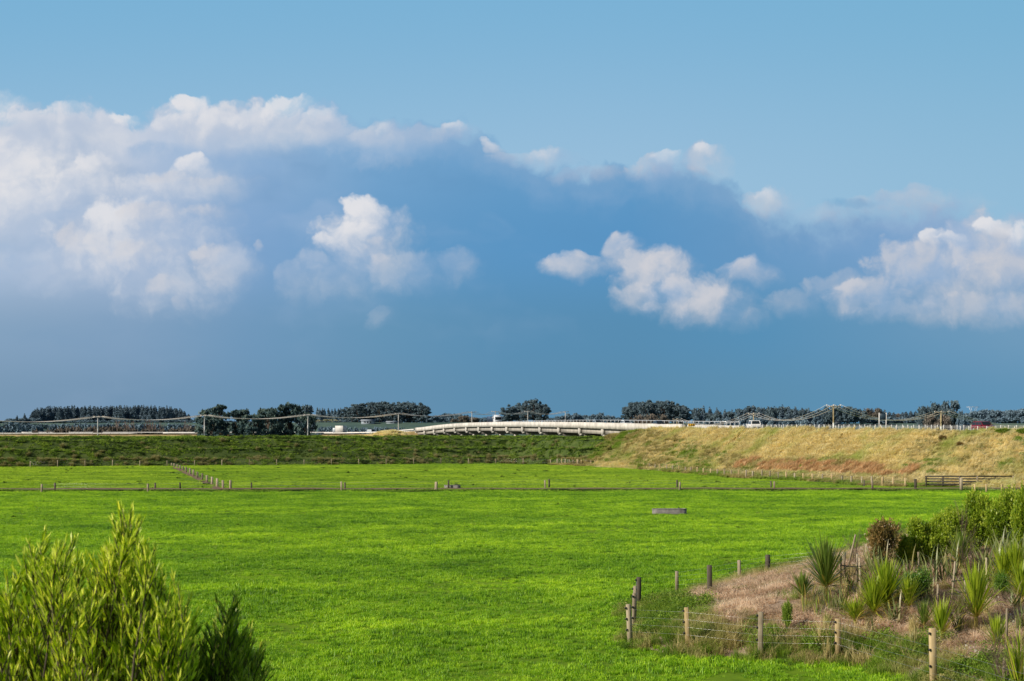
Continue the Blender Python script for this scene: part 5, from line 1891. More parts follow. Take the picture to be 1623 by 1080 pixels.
def scatter(name, label, variants, pts, mat, seed=0):
    """pts: list of (x, y, z, nx, ny, nz_, scale)  instances lean with the slope normal"""
    rr = random.Random(seed)
    V, Fc, T, vid = [], [], [], []
    o = 0
    for k, (v, f, t) in enumerate(variants):
        V.append(v); Fc += [tuple(i + o for i in q) for q in f]; T.append(t); vid.append(np.full(len(v), k))
        o += len(v)
    P = np.array([p[:3] for p in pts], dtype=np.float64)
    V.append(P); T.append(np.zeros(len(pts))); vid.append(np.full(len(pts), -1))
    V = np.concatenate(V); T = np.concatenate(T); vid = np.concatenate(vid)
    me = mesh_np(name, V, Fc, T, mat)
    a = me.attributes.new('vid', 'INT', 'POINT'); a.data.foreach_set('value', vid.astype(np.int32))
    n0 = len(V) - len(pts)
    rot = np.zeros((len(V), 3), dtype=np.float32); sc = np.ones(len(V), dtype=np.float32); pv = np.full(len(V), -1, dtype=np.int32)
    for i, p in enumerate(pts):
        q = Vector((p[3], p[4], p[5])).to_track_quat('Z', 'Y').to_matrix()
        spin = p[7] if len(p) > 7 else rr.uniform(0, 6.283)
        e = (q @ Matrix.Rotation(spin, 3, 'Z')).to_euler() if abs(p[5]) < .9999 else Matrix.Rotation(spin, 3, 'Z').to_euler()
        rot[n0 + i] = e[:]
        sc[n0 + i] = p[6]
        pv[n0 + i] = rr.randrange(len(variants))
    a = me.attributes.new('prot', 'FLOAT_VECTOR', 'POINT'); a.data.foreach_set('vector', rot.reshape(-1))
    a = me.attributes.new('psc', 'FLOAT', 'POINT'); a.data.foreach_set('value', sc)
    a = me.attributes.new('pvar', 'INT', 'POINT'); a.data.foreach_set('value', pv)
    ob = link(name, me)
    tag(ob, label, None, None, 'stuff')
    ng = bpy.data.node_groups.new(name, 'GeometryNodeTree')
    ng.interface.new_socket(name='Geometry', in_out='INPUT', socket_type='NodeSocketGeometry')
    ng.interface.new_socket(name='Geometry', in_out='OUTPUT', socket_type='NodeSocketGeometry')
    N, Lk = ng.nodes, ng.links
    gi, go = N.new('NodeGroupInput'), N.new('NodeGroupOutput')

    def na(nm, ty):
        n = N.new('GeometryNodeInputNamedAttribute'); n.data_type = ty; n.inputs['Name'].default_value = nm
        return n.outputs['Attribute']

    def eq(sock, k):
        n = N.new('FunctionNodeCompare'); n.data_type = 'INT'; n.operation = 'EQUAL'
        ins = [i for i in n.inputs if i.type == 'INT']
        Lk.new(sock, ins[0]); ins[1].default_value = k
        return n.outputs[0]

    def sepg(geo, sel):
        n = N.new('GeometryNodeSeparateGeometry'); n.domain = 'POINT'
        Lk.new(geo, n.inputs[0]); Lk.new(sel, n.inputs[1])
        return n.outputs[0]
    vids, pvs, prot, psc = na('vid', 'INT'), na('pvar', 'INT'), na('prot', 'FLOAT_VECTOR'), na('psc', 'FLOAT')
    join = N.new('GeometryNodeJoinGeometry')
    points = sepg(gi.outputs[0], eq(vids, -1))
    for k in range(len(variants)):
        g1 = sepg(gi.outputs[0], eq(vids, k))
        ip = N.new('GeometryNodeInstanceOnPoints')
        Lk.new(points, ip.inputs['Points']); Lk.new(eq(pvs, k), ip.inputs['Selection']); Lk.new(g1, ip.inputs['Instance'])
        Lk.new(prot, ip.inputs['Rotation'])
        Lk.new(psc, ip.inputs['Scale'])
        Lk.new(ip.outputs[0], join.inputs[0])
    Lk.new(join.outputs[0], go.inputs[0])
    md = ob.modifiers.new('scatter', 'NODES')
    md.node_group = ng
    return ob


def in_view(x, y, m=1.10):
    return abs(x) < y * 811.5 / F * m + 2.0


# near paddock
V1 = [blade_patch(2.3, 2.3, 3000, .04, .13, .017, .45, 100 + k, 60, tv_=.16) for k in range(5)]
pts = []
y = 34.0
st = 2.0
while y < 163:
    xw = y * .36 * 1.10 + 3
    x = -xw
    while x < xw:
        a, b = x + rng.uniform(-.3, .3), y + rng.uniform(-.3, .3)
        if b < track_y(a) - 3.4 and (a < 3 or mdist(a, b) < .9):
            pts.append((a, b, und(a, b), 0, 0, 1, rng.uniform(.8, 1.25) * (1.0 + .38 * nz(a, b, .22, 5.5))))
        x += st
    y += st
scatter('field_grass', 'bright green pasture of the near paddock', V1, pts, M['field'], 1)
# far paddock
V2 = [blade_patch(3.4, 3.4, 2600, .05, .13, .030, .40, 120 + k, 50, tv_=.13) for k in range(4)]
pts = []
y = 169.5
while y < 305:
    xw = y * .36 * 1.08 + 3
    x = -xw
    while x < xw:
        a, b = x + rng.uniform(-.4, .4), y + rng.uniform(-.4, .4)
        ok = b < toe(a) - 1.6 and abs(a - dvx(b)) > 1.3
        if a > 5:
            # stay on the paddock side of the right hand fence
            for (g0, h0, o0), (g1, h1, o1) in zip(RF, RF[1:]):
                if g1.x >= a >= g0.x or (g0.x <= a <= g1.x):
                    yy = g0.y + (g1.y - g0.y) * (a - g0.x) / (g1.x - g0.x + 1e-6)
                    ok = ok and b < yy - 1.0
                    break
            else:
                if a > RF[-1][0].x: ok = False
        if ok: pts.append((a, b, und(a, b), 0, 0, 1, rng.uniform(.6, 1.2) * (1 + .5 * nz(a, b, .2, 2.5))))
        x += 3.0
    y += 3.0
scatter('field_grass', 'yellower pasture of the far paddocks beyond the track', V2, pts, M['field2'], 2)
# coarse clumps the stock have left
VC = [blade_patch(.8, .6, 150, .10, .30, .03, .5, 300 + k, 3) for k in range(3)]
pts = []
for k in range(420):
    b = rng.uniform(172, 285) if k < 330 else rng.uniform(60, 155)
    a = rng.uniform(-.37, .37) * b
    if k >= 330 and a > 0 and mdist(a, b) > -3: continue
    if b > toe(a) - 3 or (a > 0 and b > 172 and b > 262 - a * 1.5): continue
    pts.append((a, b, und(a, b), 0, 0, 1, rng.uniform(.4, 1.1) * (1 if k < 330 else .6)))
scatter('coarse_clumps', 'scattered darker coarse clumps left uneaten in the paddocks', VC, pts, M['bankgrass'], 31)
# ditch edge
V3 = [blade_patch(1.6, 1.2, 480, .05, .20, .035, .45, 140 + k, 12) for k in range(4)]
pts = []
x = -66
while x < 62:
    for r_ in range(3):
        a = x + rng.uniform(-.5, .5); b = track_y(a) - 1.1 - r_ * .85 + rng.uniform(-.2, .2)
        if rng.random() < .9: pts.append((a, b, und(a, b), 0, 0, 1, rng.uniform(.5, 1.15) * (1.35 if nz(a, 0, .25, 7) > .25 else 1)))
    x += .9
scatter('ditch_plants', 'dark green rank grass along the ditch', V3, pts, M['bankgrass'], 3)
# stopbank
def nrm_of(fn, x, y):
    e = .5
    a = (fn(x + e, y) - fn(x - e, y)) / (2 * e); b = (fn(x, y + e) - fn(x, y - e)) / (2 * e)
    return Vector((-a, -b, 1)).normalized()


V4 = [blade_patch(2.6, 2.6, 800, .12, .42, .05, .55, 160 + k, 22) for k in range(5)]
pts = []
x = -128.0
while x < 40:
    for t_ in np.arange(-.2, 30, 1.5):
        a = x + rng.uniform(-.5, .5); tt = t_ + rng.uniform(-.4, .4)
        b = toe(a) + tt
        q = nrm_of(h_bank, a, b)
        pts.append((a, b, h_bank(a, b) - .03, q.x, q.y, q.z, rng.uniform(.35, 1.0) * (1.2 if abs(tt - 9.5 - 1.2 * nz(a, 0, .1, 3)) < 1.0 else .9)))
    x += 1.6
scatter('bank_grass', 'rough dark green grass covering the stopbank', V4, pts, M['bankgrass'], 4)
V5 = [blade_patch(.55, .55, 260, .45, .95, .05, .75, 180 + k, 1) for k in range(4)]
pts = []
for i in range(900):
    a = rng.uniform(-126, 22)
    tt = abs(rng.gauss(1.6, 2.2)) if i < 720 else rng.uniform(2, 14)
    b = toe(a) + tt
    if nz(a, b, .2, 15) > -.15:
        pts.append((a, b, h_bank(a, b) - .05, 0, 0, 1, rng.uniform(.45, 1.1)))
scatter('rank_tufts', 'pale rank tussocks along the foot of the stopbank', V5, pts, M['tuft'], 5)

# dry slope
V6 = [blade_patch(2.3, 2.3, 1000, .25, .72, .034, .35, 200 + k, 60, wind=(.55, -.15), curl=.3) for k in range(5)]
pts = []; reed = []; green = []
for i, (p, n, z) in enumerate(FR_R):
    px = 811.5 + F * p.x / p.y
    if px > 1800: continue
    for o in np.arange(-16.5, -.2, 1.15):
        q = emb_pt(i, o) + Vector((rng.uniform(-.4, .4), rng.uniform(-.4, .4), 0))
        if q.z < -.1 or i % 2 and o < -8 and False: continue
        nn = Vector((-n.x * .5, -n.y * .5, 1)).normalized() if o < -1.5 else Vector((0, 0, 1))
        sc = rng.uniform(.65, 1.0) * (1 + .22 * nz(q.x, q.y, .12, 9))
        if o > -1.2: sc *= rng.uniform(.35, .95)
        qx = 811.5 + F * q.x / q.y
        tgt = pts if qx > 968 + 34 * nz(q.x, q.y, .3, 2) + (q.z - 3) * 12 else green
        tgt.append((q.x, q.y, q.z - .05, nn.x, nn.y, nn.z, sc * (1 if tgt is pts else .7), rng.uniform(-.5, .5)))
p, n, z = FR_R[-1]
d = Vector((-n.y, n.x))
for k in range(420):
    u = rng.uniform(0, 8.5); o = rng.uniform(-13, 2)
    q = p + n * o + d * u
    h = z - math.hypot(max(0, -1.5 - o) / 1.75, u / 1.4) - .9 * sstep(u, 0, 1)
    if h > 0: green.append((q.x, q.y, h - .05, 0, 0, 1, rng.uniform(.4, .7), rng.uniform(-.5, .5)))
for k in range(170):
    x, y = hx.x + rng.uniform(-8, 7.5), 520 + rng.uniform(-8.5, 3)
    if h_hump(x, y) > 4.8: pts.append((x, y, h_hump(x, y) - .1, 0, 0, 1, rng.uniform(.6, 1.1), rng.uniform(-.5, .5)))
scatter('slope_grass', 'long dry golden grass with green patches on the road embankment', V6, pts, M['drygrass'], 6)
_ex = np.array([[q[0].x, q[0].y, q[1].x, q[1].y, q[2]] for q in FR_R])


def emb_h(a, b):
    k = int(np.argmin((_ex[:, 0] - a) ** 2 + (_ex[:, 1] - b) ** 2))
    o = (a - _ex[k, 0]) * _ex[k, 2] + (b - _ex[k, 1]) * _ex[k, 3]
    return max(0.0, emb_pt(k, o).z - .03)


scatter('slope_grass', 'darker green grass on the left end of the road embankment below the bridge', V6, green, M['bankgrass'], 66)
# foot of the slope: green-brown rough belt and rusty reeds
belt = []
for (g0, h0, o0), (g1, h1, o1) in zip(RF, RF[1:]):
    L_ = (g1 - g0).length
    for k in range(int(L_ * 1.2) + 1):
        q = g0.lerp(g1, rng.random())
        for w_ in (.3, 1.6, 3.2, 5.0, 7, 9, 11, 13, 15):
            a, b = q.x + rng.uniform(-.6, .6) + w_ * .35, q.y + w_ + rng.uniform(-.6, .6)
            belt.append((a, b, emb_h(a, b), 0, 0, 1, rng.uniform(.4, .9), rng.uniform(-.5, .5)))
for k in range(700):
    px = rng.uniform(1434, 1700); D = rng.uniform(177, 200)
    belt.append(((px - 811.5) * D / F, D, emb_h((px - 811.5) * D / F, D), 0, 0, 1, rng.uniform(.3, .6), rng.uniform(-.5, .5)))
for k in range(110):
    a = rng.uniform(8, 30); b = rng.uniform(toe(a) - 6, toe(a) + 4)
    belt.append((a, b, max(0, h_bank(a, b)), 0, 0, 1, rng.uniform(.4, .8), rng.uniform(-.5, .5)))
M['beltgrass'] = mat_leaf('mixed_rough_grass', (0.14, 0.13, 0.04), (0.42, 0.36, 0.15), (0.66, 0.56, 0.30), 0.8, 0.25, 0.25, 0.35, 0.15, alt=(0.20, 0.31, 0.04), altlo=0.46, althi=0.60)
scatter('rough_grass', 'mixed green and straw rough grass between the close post fence and the dry slope', V6, belt, M['beltgrass'], 7)
V7 = [blade_patch(1.5, 1.5, 300, .5, 1.15, .06, .22, 220 + k, 5, wind=(.35, -.05), curl=.3) for k in range(4)]
reed = []
for k in range(430):
    px = rng.uniform(1165, 1440)
    c = prof([(1150, 745), (1250, 748), (1350, 752), (1445, 757)])(px)
    D = (H * F) / (c - HZ + 9) + rng.uniform(-2.5, 2.5)
    D = min(D, 228)
    x = (px - 811.5) * D / F
    # stand them at the toe of the slope
    best = min(range(0, len(FR_R), 2), key=lambda i: abs((FR_R[i][0].x + FR_R[i][1].x * -11.5) / (FR_R[i][0].y + FR_R[i][1].y * -11.5) - (px - 811.5) / F))
    q = emb_pt(best, -11.8 + rng.uniform(-1.4, 1.6))
    if nz(q.x, q.y, .22, 4.4) < -.22: continue
    reed.append((q.x, q.y, max(q.z, -.05), 0, 0, 1, rng.uniform(.6, 1.15), rng.uniform(-.5, .5)))
scatter('reeds', 'rust coloured reeds along the foot of the dry slope', V7, reed, M['reeds'], 8)
# mound
V8 = [blade_patch(1.1, 1.1, 620, .05, .26, .012, 1.3, 240 + k, 10, curl=.9) for k in range(5)]
V9 = [blade_patch(1.2, 1.2, 520, .15, .50, .014, .5, 260 + k, 9) for k in range(4)]
V10 = [leaf_patch(1.2, 1.2, 1100, .40, .062, 280 + k, 7) for k in range(4)]
dry, mid, wee, grn = [], [], [], []
y = 34.0
while y < 100:
    x = 3.5
    while x < y * .36 * 1.08 + 2:
        a, b = x + rng.uniform(-.4, .4), y + rng.uniform(-.4, .4)
        d = mdist(a, b)
        if d > -.4:
            z = land(a, b); q = nrm_of(h_mound, a, b)
            fr_ = min(seg_d((a, b), u, v) for u, v in zip(MB_FRONT, MB_FRONT[1:]))
            edge = 1.8 + 0.9 * nz(a, b, .5, 3)
            if a < 6.4: edge = 3.0
            if d < edge:
                mid.append((a + .4, b + .4, z, q.x, q.y, q.z, rng.uniform(.5, .9)))
                (grn if d < 1.7 or rng.random() < .45 else mid).append((a - .4, b - .1, z, q.x, q.y, q.z, rng.uniform(.4, .8)))
                if fr_ < 1.5: grn.append((a + .1, b + .2, z, q.x, q.y, q.z, rng.uniform(.5, .95)))
                (wee if rng.random() < .52 else mid).append((a, b, z, q.x, q.y, q.z, rng.uniform(.55, 1.15)))
                if rng.random() < .5: mid.append((a + .3, b - .2, z, q.x, q.y, q.z, rng.uniform(.6, 1.0)))
            else:
                k = nz(a, b, .35, 12)
                if rng.random() < .9: dry.append((a, b, z, q.x, q.y, q.z, rng.uniform(.6, 1.35)))
                if k > .18 or rng.random() < .08: mid.append((a, b, z, q.x, q.y, q.z, rng.uniform(.3, .75)))
                if rng.random() < .09: wee.append((a, b, z, q.x, q.y, q.z, rng.uniform(.3, .6)))
        x += .85
    y += .85
scatter('dead_grass', 'pinkish matted dead grass and mulch on the planted bank', V8, dry, M['mulch'], 9)
scatter('long_grass', 'mixed long grass around the edge of the planted bank', V9, mid, M['beltgrass'], 10)
scatter('green_grass', 'fresh green grass under the wire fences of the planted bank', V9, grn, M['weeds'], 12)
scatter('weeds', 'leafy green weeds along the wire fence of the planted bank', V10, wee, M['weeds'], 11)
# pale stones in the mulch
g = random.Random(4)
mb = MB()
for i in range(420):
    px, py = g.uniform(1290, 1620), g.uniform(930, 1040)
    q = G(px, py)
    r_ = g.uniform(.015, .05)
    vs = [(q.x + r_ * math.cos(a) * g.uniform(.7, 1.2), q.y + r_ * math.sin(a) * g.uniform(.7, 1.2), q.z + z_) for z_ in (0, .02 + r_ * .7) for a in (0, 1.2, 2.5, 3.8, 5)]
    mb.add(vs, [(5, 6, 7, 8, 9)] + [(j, (j + 1) % 5, (j + 1) % 5 + 5, j + 5) for j in range(5)])
tag(mb.build('gravel', M['stone']), 'pale stones scattered in the mulch of the planted bank', None, None, 'stuff')

# ================================================================ planted shrubs and spiky plants
def spiky_mesh(name, n, L_, w, mat, seed, stem=0.0, spread=1.0, droop=0.25, yellow=.15, stiff=.5):
    """fountain of sword leaves from one crown; tone 0 = dead yellow skirt"""
    g = random.Random(seed)
    mb = MB()
    for i in range(n):
        f = (i + .5) / n                        # 0 = lowest, 1 = centre
        a = i * 2.39996 + g.uniform(-.3, .3)
        el = (.12 + 1.35 * f ** stiff) / 1.0
        el = min(1.52, el + g.uniform(-.12, .12)) * (1 if spread == 1 else 1)
        out = Vector((math.cos(a), math.sin(a), 0))
        side = Vector((-math.sin(a), math.cos(a), 0))
        l = L_ * (.65 + .35 * math.sin(math.pi * min(1, f + .25))) * g.uniform(.68, 1.12)
        a += g.gauss(0, .25); el += g.gauss(0, .10)
        p = Vector((0, 0, stem * (.55 + .45 * f))) + out * .02
        d = out * math.cos(el) * spread + Vector((0, 0, math.sin(el)))
        d.normalize()
        pts, wd = [], []
        kink = 1 if g.random() < .8 else g.uniform(2, 5)
        nseg = 6
        for k in range(nseg + 1):
            pts.append(p.copy()); u = k / nseg
            wd.append(w / 2 * (.55 + 1.4 * u - 1.95 * u * u) if u < 1 else .002)
            p = p + d * (l / nseg)
            d = (d + Vector((0, 0, -droop * u * (1.3 - f) * kink))).normalized()
        ax = d.cross(Vector((0, 0, 1)))
        sd = side + Vector((0, 0, g.uniform(-.25, .25)))
        tone = 0.02 + g.random() * .2 if f < yellow and g.random() < .75 else .5 + g.uniform(-.12, .45)
        mb.strip(pts, wd, sd.normalized(), tone)
    if stem > .12:
        mb.cur = .15
        mb.tube([(0, 0, -.1), (0, 0, stem * .8)], [.05, .045], 7, True, .15)
    me = mesh_np(name, np.array([tuple(q) for q in mb.v]), mb.f, np.array(mb.t), M[mat])
    return me


def flax_mesh(name, n, L_, w, mat, seed):
    """upright fan of broad leaves with bent tips"""
    g = random.Random(seed)
    mb = MB()
    for i in range(n):
        a = g.choice([0, math.pi]) + g.gauss(0, .6)
        out = Vector((math.cos(a), math.sin(a), 0))
        side = Vector((-math.sin(a), math.cos(a), 0)) if g.random() < .5 else Vector((math.cos(a) * .5, .8, .1))
        p = Vector((g.uniform(-.12, .12), g.uniform(-.1, .1), 0))
        el = g.uniform(.95, 1.5)
        d = (out * math.cos(el) + Vector((0, 0, math.sin(el)))).normalized()
        l = L_ * g.uniform(.55, 1.05)
        bend = g.uniform(.0, .5)
        pts, wd = [], []
        for k in range(7):
            u = k / 6
            pts.append(p.copy()); wd.append(w / 2 * (.6 + 1.1 * u - 1.6 * u * u) if u < 1 else .002)
            p = p + d * (l / 6)
            if u > .45: d = (d + out * bend * .4 + Vector((0, 0, -bend * .75))).normalized()
        mb.strip(pts, wd, side.normalized(), g.choice([.12, .5, .6, .8, .95, .7]))
    return mesh_np(name, np.array([tuple(q) for q in mb.v]), mb.f, np.array(mb.t), M[mat])


def shrub_meshes(key, w, h, n, leaf, mat, seed, lobes=14, upright=.5):
    g = np.random.default_rng(seed)
    rr = random.Random(seed)
    cl = []
    for i in range(lobes):
        d = Vector((rr.gauss(0, 1), rr.gauss(0, 1), rr.gauss(0, 1))).normalized() * rr.uniform(.3, .95)
        cl.append((d.x * w * .36, d.y * w * .36, h * .50 + d.z * h * .36, rr.uniform(.7, 1.25) * w * .16))
    # shoots: each leaf belongs to a short shoot that points up and outwards
    ns = n // 9
    k = g.integers(0, lobes, ns)
    d = rand_dirs(ns, g)
    cc = np.array([c[:3] for c in cl])[k]; rr_ = np.array([c[3] for c in cl])[k]
    base = cc + d * (rr_ * (.35 + .65 * g.random(ns)))[:, None]
    base[:, 2] = np.maximum(base[:, 2], .05)
    up = d * .7 + np.array([0, 0, upright]) + g.normal(size=(ns, 3)) * .15
    up /= np.linalg.norm(up, axis=1, keepdims=True)
    base = np.repeat(base, 9, 0); upr = np.repeat(up, 9, 0)
    s = np.tile(np.arange(9) / 9.0, ns)
    c = base + upr * (s * leaf * 3.4)[:, None] + g.normal(size=base.shape) * leaf * .25
    ldir = upr * .8 + rand_dirs(len(c), g) * .75
    ldir /= np.linalg.norm(ldir, axis=1, keepdims=True)
    nrm = np.cross(ldir, rand_dirs(len(c), g)); nrm /= np.linalg.norm(nrm, axis=1, keepdims=True)
    depth = np.linalg.norm((c - np.array([0, 0, h * .5])) / np.array([w * .5, w * .5, h * .5]), axis=1)
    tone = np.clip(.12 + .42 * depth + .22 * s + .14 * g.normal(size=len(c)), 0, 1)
    L_ = leaf * (.7 + .6 * g.random(len(c)))
    v, f, t = cards(c, nrm, L_, L_ * .42, up=ldir, tone=tone, g=g, shape='leaf')
    cm = mesh_np('foliage', v, f, t, M[mat])
    mb = MB()
    for (x, y, z, r_) in cl:
        mb.tube([(0, 0, -.1), (x * .4, y * .4, z * .45), (x, y, z)], [.035, .025, .008], 5)
    sm = mesh_np('stem', np.array(mb.v), mb.f, np.array(mb.t), M['twigdark'])
    return cm, sm, w, h


SH = {
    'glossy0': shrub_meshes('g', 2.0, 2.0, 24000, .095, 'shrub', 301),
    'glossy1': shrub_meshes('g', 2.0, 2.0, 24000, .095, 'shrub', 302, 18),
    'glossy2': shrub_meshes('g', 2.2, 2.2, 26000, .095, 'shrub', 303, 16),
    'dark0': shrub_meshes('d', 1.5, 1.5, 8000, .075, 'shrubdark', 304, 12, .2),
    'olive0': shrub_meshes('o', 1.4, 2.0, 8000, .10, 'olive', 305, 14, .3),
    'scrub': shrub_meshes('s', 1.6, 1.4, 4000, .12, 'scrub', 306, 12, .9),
}
TW = {'brown0': twig_tree('twigs', 1.6, 1.5, 'twigdark', 401, 16, 4, .012, .75, .55),
      'brown1': twig_tree('twigs', 1.6, 1.4, 'twig', 402, 12, 4, .012, .7, .7),
      'stemmy': twig_tree('twigs', 2.0, .9, 'twig', 403, 4, 4, .016, .45, 1.8)}
SP = {
    'cab0': spiky_mesh('leaves', 270, .95, .048, 'flax', 501, .35, 1, .12, .13, .75),
    'cab1': spiky_mesh('leaves', 240, .90, .047, 'flaxyellow', 502, .30, 1, .12, .15, .75),
    'cab2': spiky_mesh('leaves', 140, .80, .046, 'flaxyellow', 503, .15, 1, .10, .18, .65),
    'cab3': spiky_mesh('leaves', 140, .70, .046, 'flax', 504, .20, 1, .14, .15, .8),
    'flax0': flax_mesh('leaves', 26, 1.35, .07, 'flaxgrey', 505),
    'flax1': flax_mesh('leaves', 16, 1.0, .06, 'flaxgrey', 506),
    'flax3': flax_mesh('leaves', 34, 1.2, .07, 'flaxyellow', 508),
    'flax2': flax_mesh('leaves', 12, .8, .06, 'flax', 507),
}


def size_of(me):
    co_ = np.zeros(len(me.vertices) * 3, dtype=np.float32); me.vertices.foreach_get('co', co_)
    c = co_.reshape(-1, 3)
    return max(np.percentile(np.abs(c[:, 0]), 98) * 2, .1), np.percentile(c[:, 2], 99.5)


SPS = {k: size_of(m) for k, m in SP.items()}
TWS = {k: size_of(m) for k, m in TW.items()}


def plant(kind, px, yt, yb, wpx, name, label, cat='plant', D=None):
    g_ = G(px, yb) if D is None else Vector(((px - 811.5) * D / F, D, land((px - 811.5) * D / F, D)))
    D = g_.y
    w = wpx * D / F
    h = max(.2, H - (yt - HZ) * D / F - g_.z)
    t = thing(name, label, cat, tuple(g_), rng.uniform(0, 6.28))
    if kind in SH:
        cm, sm, W_, H_ = SH[kind]
        t.scale = (1.03 * w / W_, 1.03 * w / W_, 1.03 * h / H_)
        link('foliage', cm, t); link('stem', sm, t)
    elif kind in TW:
        W_, H_ = TWS[kind]
        t.scale = (w / W_, w / W_, h / H_)
        link('twigs', TW[kind], t)
    else:
        W_, H_ = SPS[kind]
        t.scale = (1.55 * w / W_, 1.55 * w / W_, 1.3 * h / H_)
        if kind.startswith('flax'): t.rotation_euler.z = rng.uniform(-.5, .5)
        link('leaves', SP[kind], t)
    return t


plant('cab0', 1309, 872, 950, 52, 'cabbage_tree', 'big dark spiky cabbage tree with yellow skirt, leftmost large one on the bank')
plant('cab3', 1272, 914, 952, 34, 'cabbage_tree', 'small spiky cabbage tree left of the big dark one')
plant('cab1', 1404, 903, 972, 56, 'cabbage_tree', 'bright yellow green spiky cabbage tree, back one of a touching pair')
plant('cab1', 1385, 925, 985, 42, 'cabbage_tree', 'bright yellow green spiky cabbage tree, front one of a touching pair')
plant('cab2', 1355, 955, 988, 38, 'cabbage_tree', 'low wide spiky plant left of the bright touching pair')
plant('flax2', 1297, 948, 982, 16, 'flax_plant', 'thin young flax with few leaves below the big dark cabbage tree')
plant('flax2', 1276, 930, 978, 14, 'flax_plant', 'thin dark young flax, leftmost on the bank')
plant('flax2', 1316, 936, 967, 18, 'flax_plant', 'small young flax at the right foot of the big dark cabbage tree')
plant('flax1', 1420, 948, 990, 36, 'flax_plant', 'grey green flax right of the bright touching pair')
plant('flax1', 1440, 878, 930, 36, 'flax_plant', 'tall flax with arching tips behind the stake, left of the dark round shrub')
plant('cab2', 1492, 962, 1015, 36, 'cabbage_tree', 'yellow based spiky cabbage tree directly behind the pale front corner post')
plant('cab1', 1547, 912, 999, 48, 'cabbage_tree', 'large upright spiky cabbage tree with orange base, right of the brown twiggy bush')
plant('cab1', 1609, 874, 934, 40, 'cabbage_tree', 'spiky cabbage tree with yellow base near the right edge')
plant('flax1', 1607, 930, 968, 38, 'flax_plant', 'sparse broad leaved flax below the spiky plant near the right edge')
plant('flax0', 1571, 868, 928, 54, 'flax_plant', 'big dark flax fanning out behind the stake at upper right')
plant('flax0', 1553, 862, 905, 36, 'flax_plant', 'grey green flax in front of the tall glossy shrubs')
plant('flax0', 1529, 812, 880, 30, 'flax_plant', 'tallest flax with long upright leaves against the glossy shrubs')
plant('flax1', 1491, 880, 928, 34, 'flax_plant', 'olive flax right of the dark round shrub')
plant('flax2', 1463, 915, 957, 24, 'flax_plant', 'dark broad leaved flax in front of the dark round shrub')
plant('flax1', 1475, 925, 962, 22, 'flax_plant', 'pale leaved flax beside the stake above the brown bush')
plant('flax2', 1347, 905, 945, 18, 'flax_plant', 'dark young flax standing between two stakes beside the brown thicket')
plant('flax3', 1616, 1010, 1100, 40, 'flax_plant', 'bright leaved flax in the bottom right corner')
plant('flax1', 1621, 955, 1005, 24, 'flax_plant', 'flax leaves cut by the right edge above the corner plant')
# shrubs, back ones first; bases hidden behind the planting in front
plant('glossy0', 1452, 826, 905, 54, 'shrub', 'light green glossy shrub, leftmost of the back row', 'shrub')
plant('glossy1', 1487, 820, 900, 60, 'shrub', 'light green glossy shrub, second of the back row', 'shrub')
plant('glossy2', 1515, 806, 885, 56, 'shrub', 'glossy shrub behind the tallest flax', 'shrub')
plant('glossy0', 1548, 786, 880, 62, 'shrub', 'tall glossy shrub left of the pale stake in the back row', 'shrub')
plant('glossy2', 1596, 776, 885, 70, 'shrub', 'largest glossy shrub right of the pale stake in the back row', 'shrub')
plant('glossy1', 1628, 772, 890, 56, 'shrub', 'tall glossy shrub cut by the right edge', 'shrub')
plant('glossy0', 1572, 806, 872, 46, 'shrub', 'glossy shrub filling the gap behind the pale back row stake', 'shrub')
plant('glossy1', 1432, 850, 905, 38, 'shrub', 'small bright green shrub between the bronze shrub and the back row', 'shrub')
plant('dark0', 1456, 900, 958, 50, 'shrub', 'dense dark round shrub in the middle of the bank', 'shrub')
plant('olive0', 1401, 822, 912, 48, 'shrub', 'bronze brown upright shrub standing alone against the paddock', 'shrub')
plant('scrub', 1246, 955, 1002, 20, 'shrub', 'small greyish weed shrub left of the front fence post with stones', 'shrub')
plant('brown0', 1352, 876, 938, 46, 'dead_bush', 'dark brown twiggy thicket behind the two left stakes', 'bush')
plant('brown0', 1374, 880, 935, 36, 'dead_bush', 'brown twiggy bush under the bronze shrub', 'bush')
plant('brown0', 1517, 922, 1000, 58, 'dead_bush', 'largest dark brown twiggy bush left of the upright cabbage tree', 'bush')
plant('brown1', 1500, 925, 975, 50, 'dead_bush', 'greyish twiggy bush behind the largest brown one', 'bush')
plant('brown1', 1587, 930, 968, 34, 'dead_bush', 'low brown twiggy bush right of the upright cabbage tree', 'bush')
plant('stemmy', 1537, 832, 925, 46, 'dead_bush', 'tall thin bare stems in front of the tallest flax', 'bush')
plant('stemmy', 1355, 832, 900, 40, 'dead_bush', 'faint bare twigs rising beside the leaning stake', 'bush')
plant('stemmy', 1421, 822, 885, 44, 'dead_bush', 'faint grey bare twigs behind the bronze shrub', 'bush')
plant('brown1', 1612, 764, 880, 56, 'dead_bush', 'brown twigs rising above the glossy shrubs at the right edge', 'bush')
plant('stemmy', 1528, 780, 890, 26, 'dead_bush', 'small bare twig above the glossy shrubs against the paddock', 'bush')
plant('brown1', 1584, 1000, 1092, 110, 'dead_bush', 'bare branches spreading across the bottom right corner', 'bush')
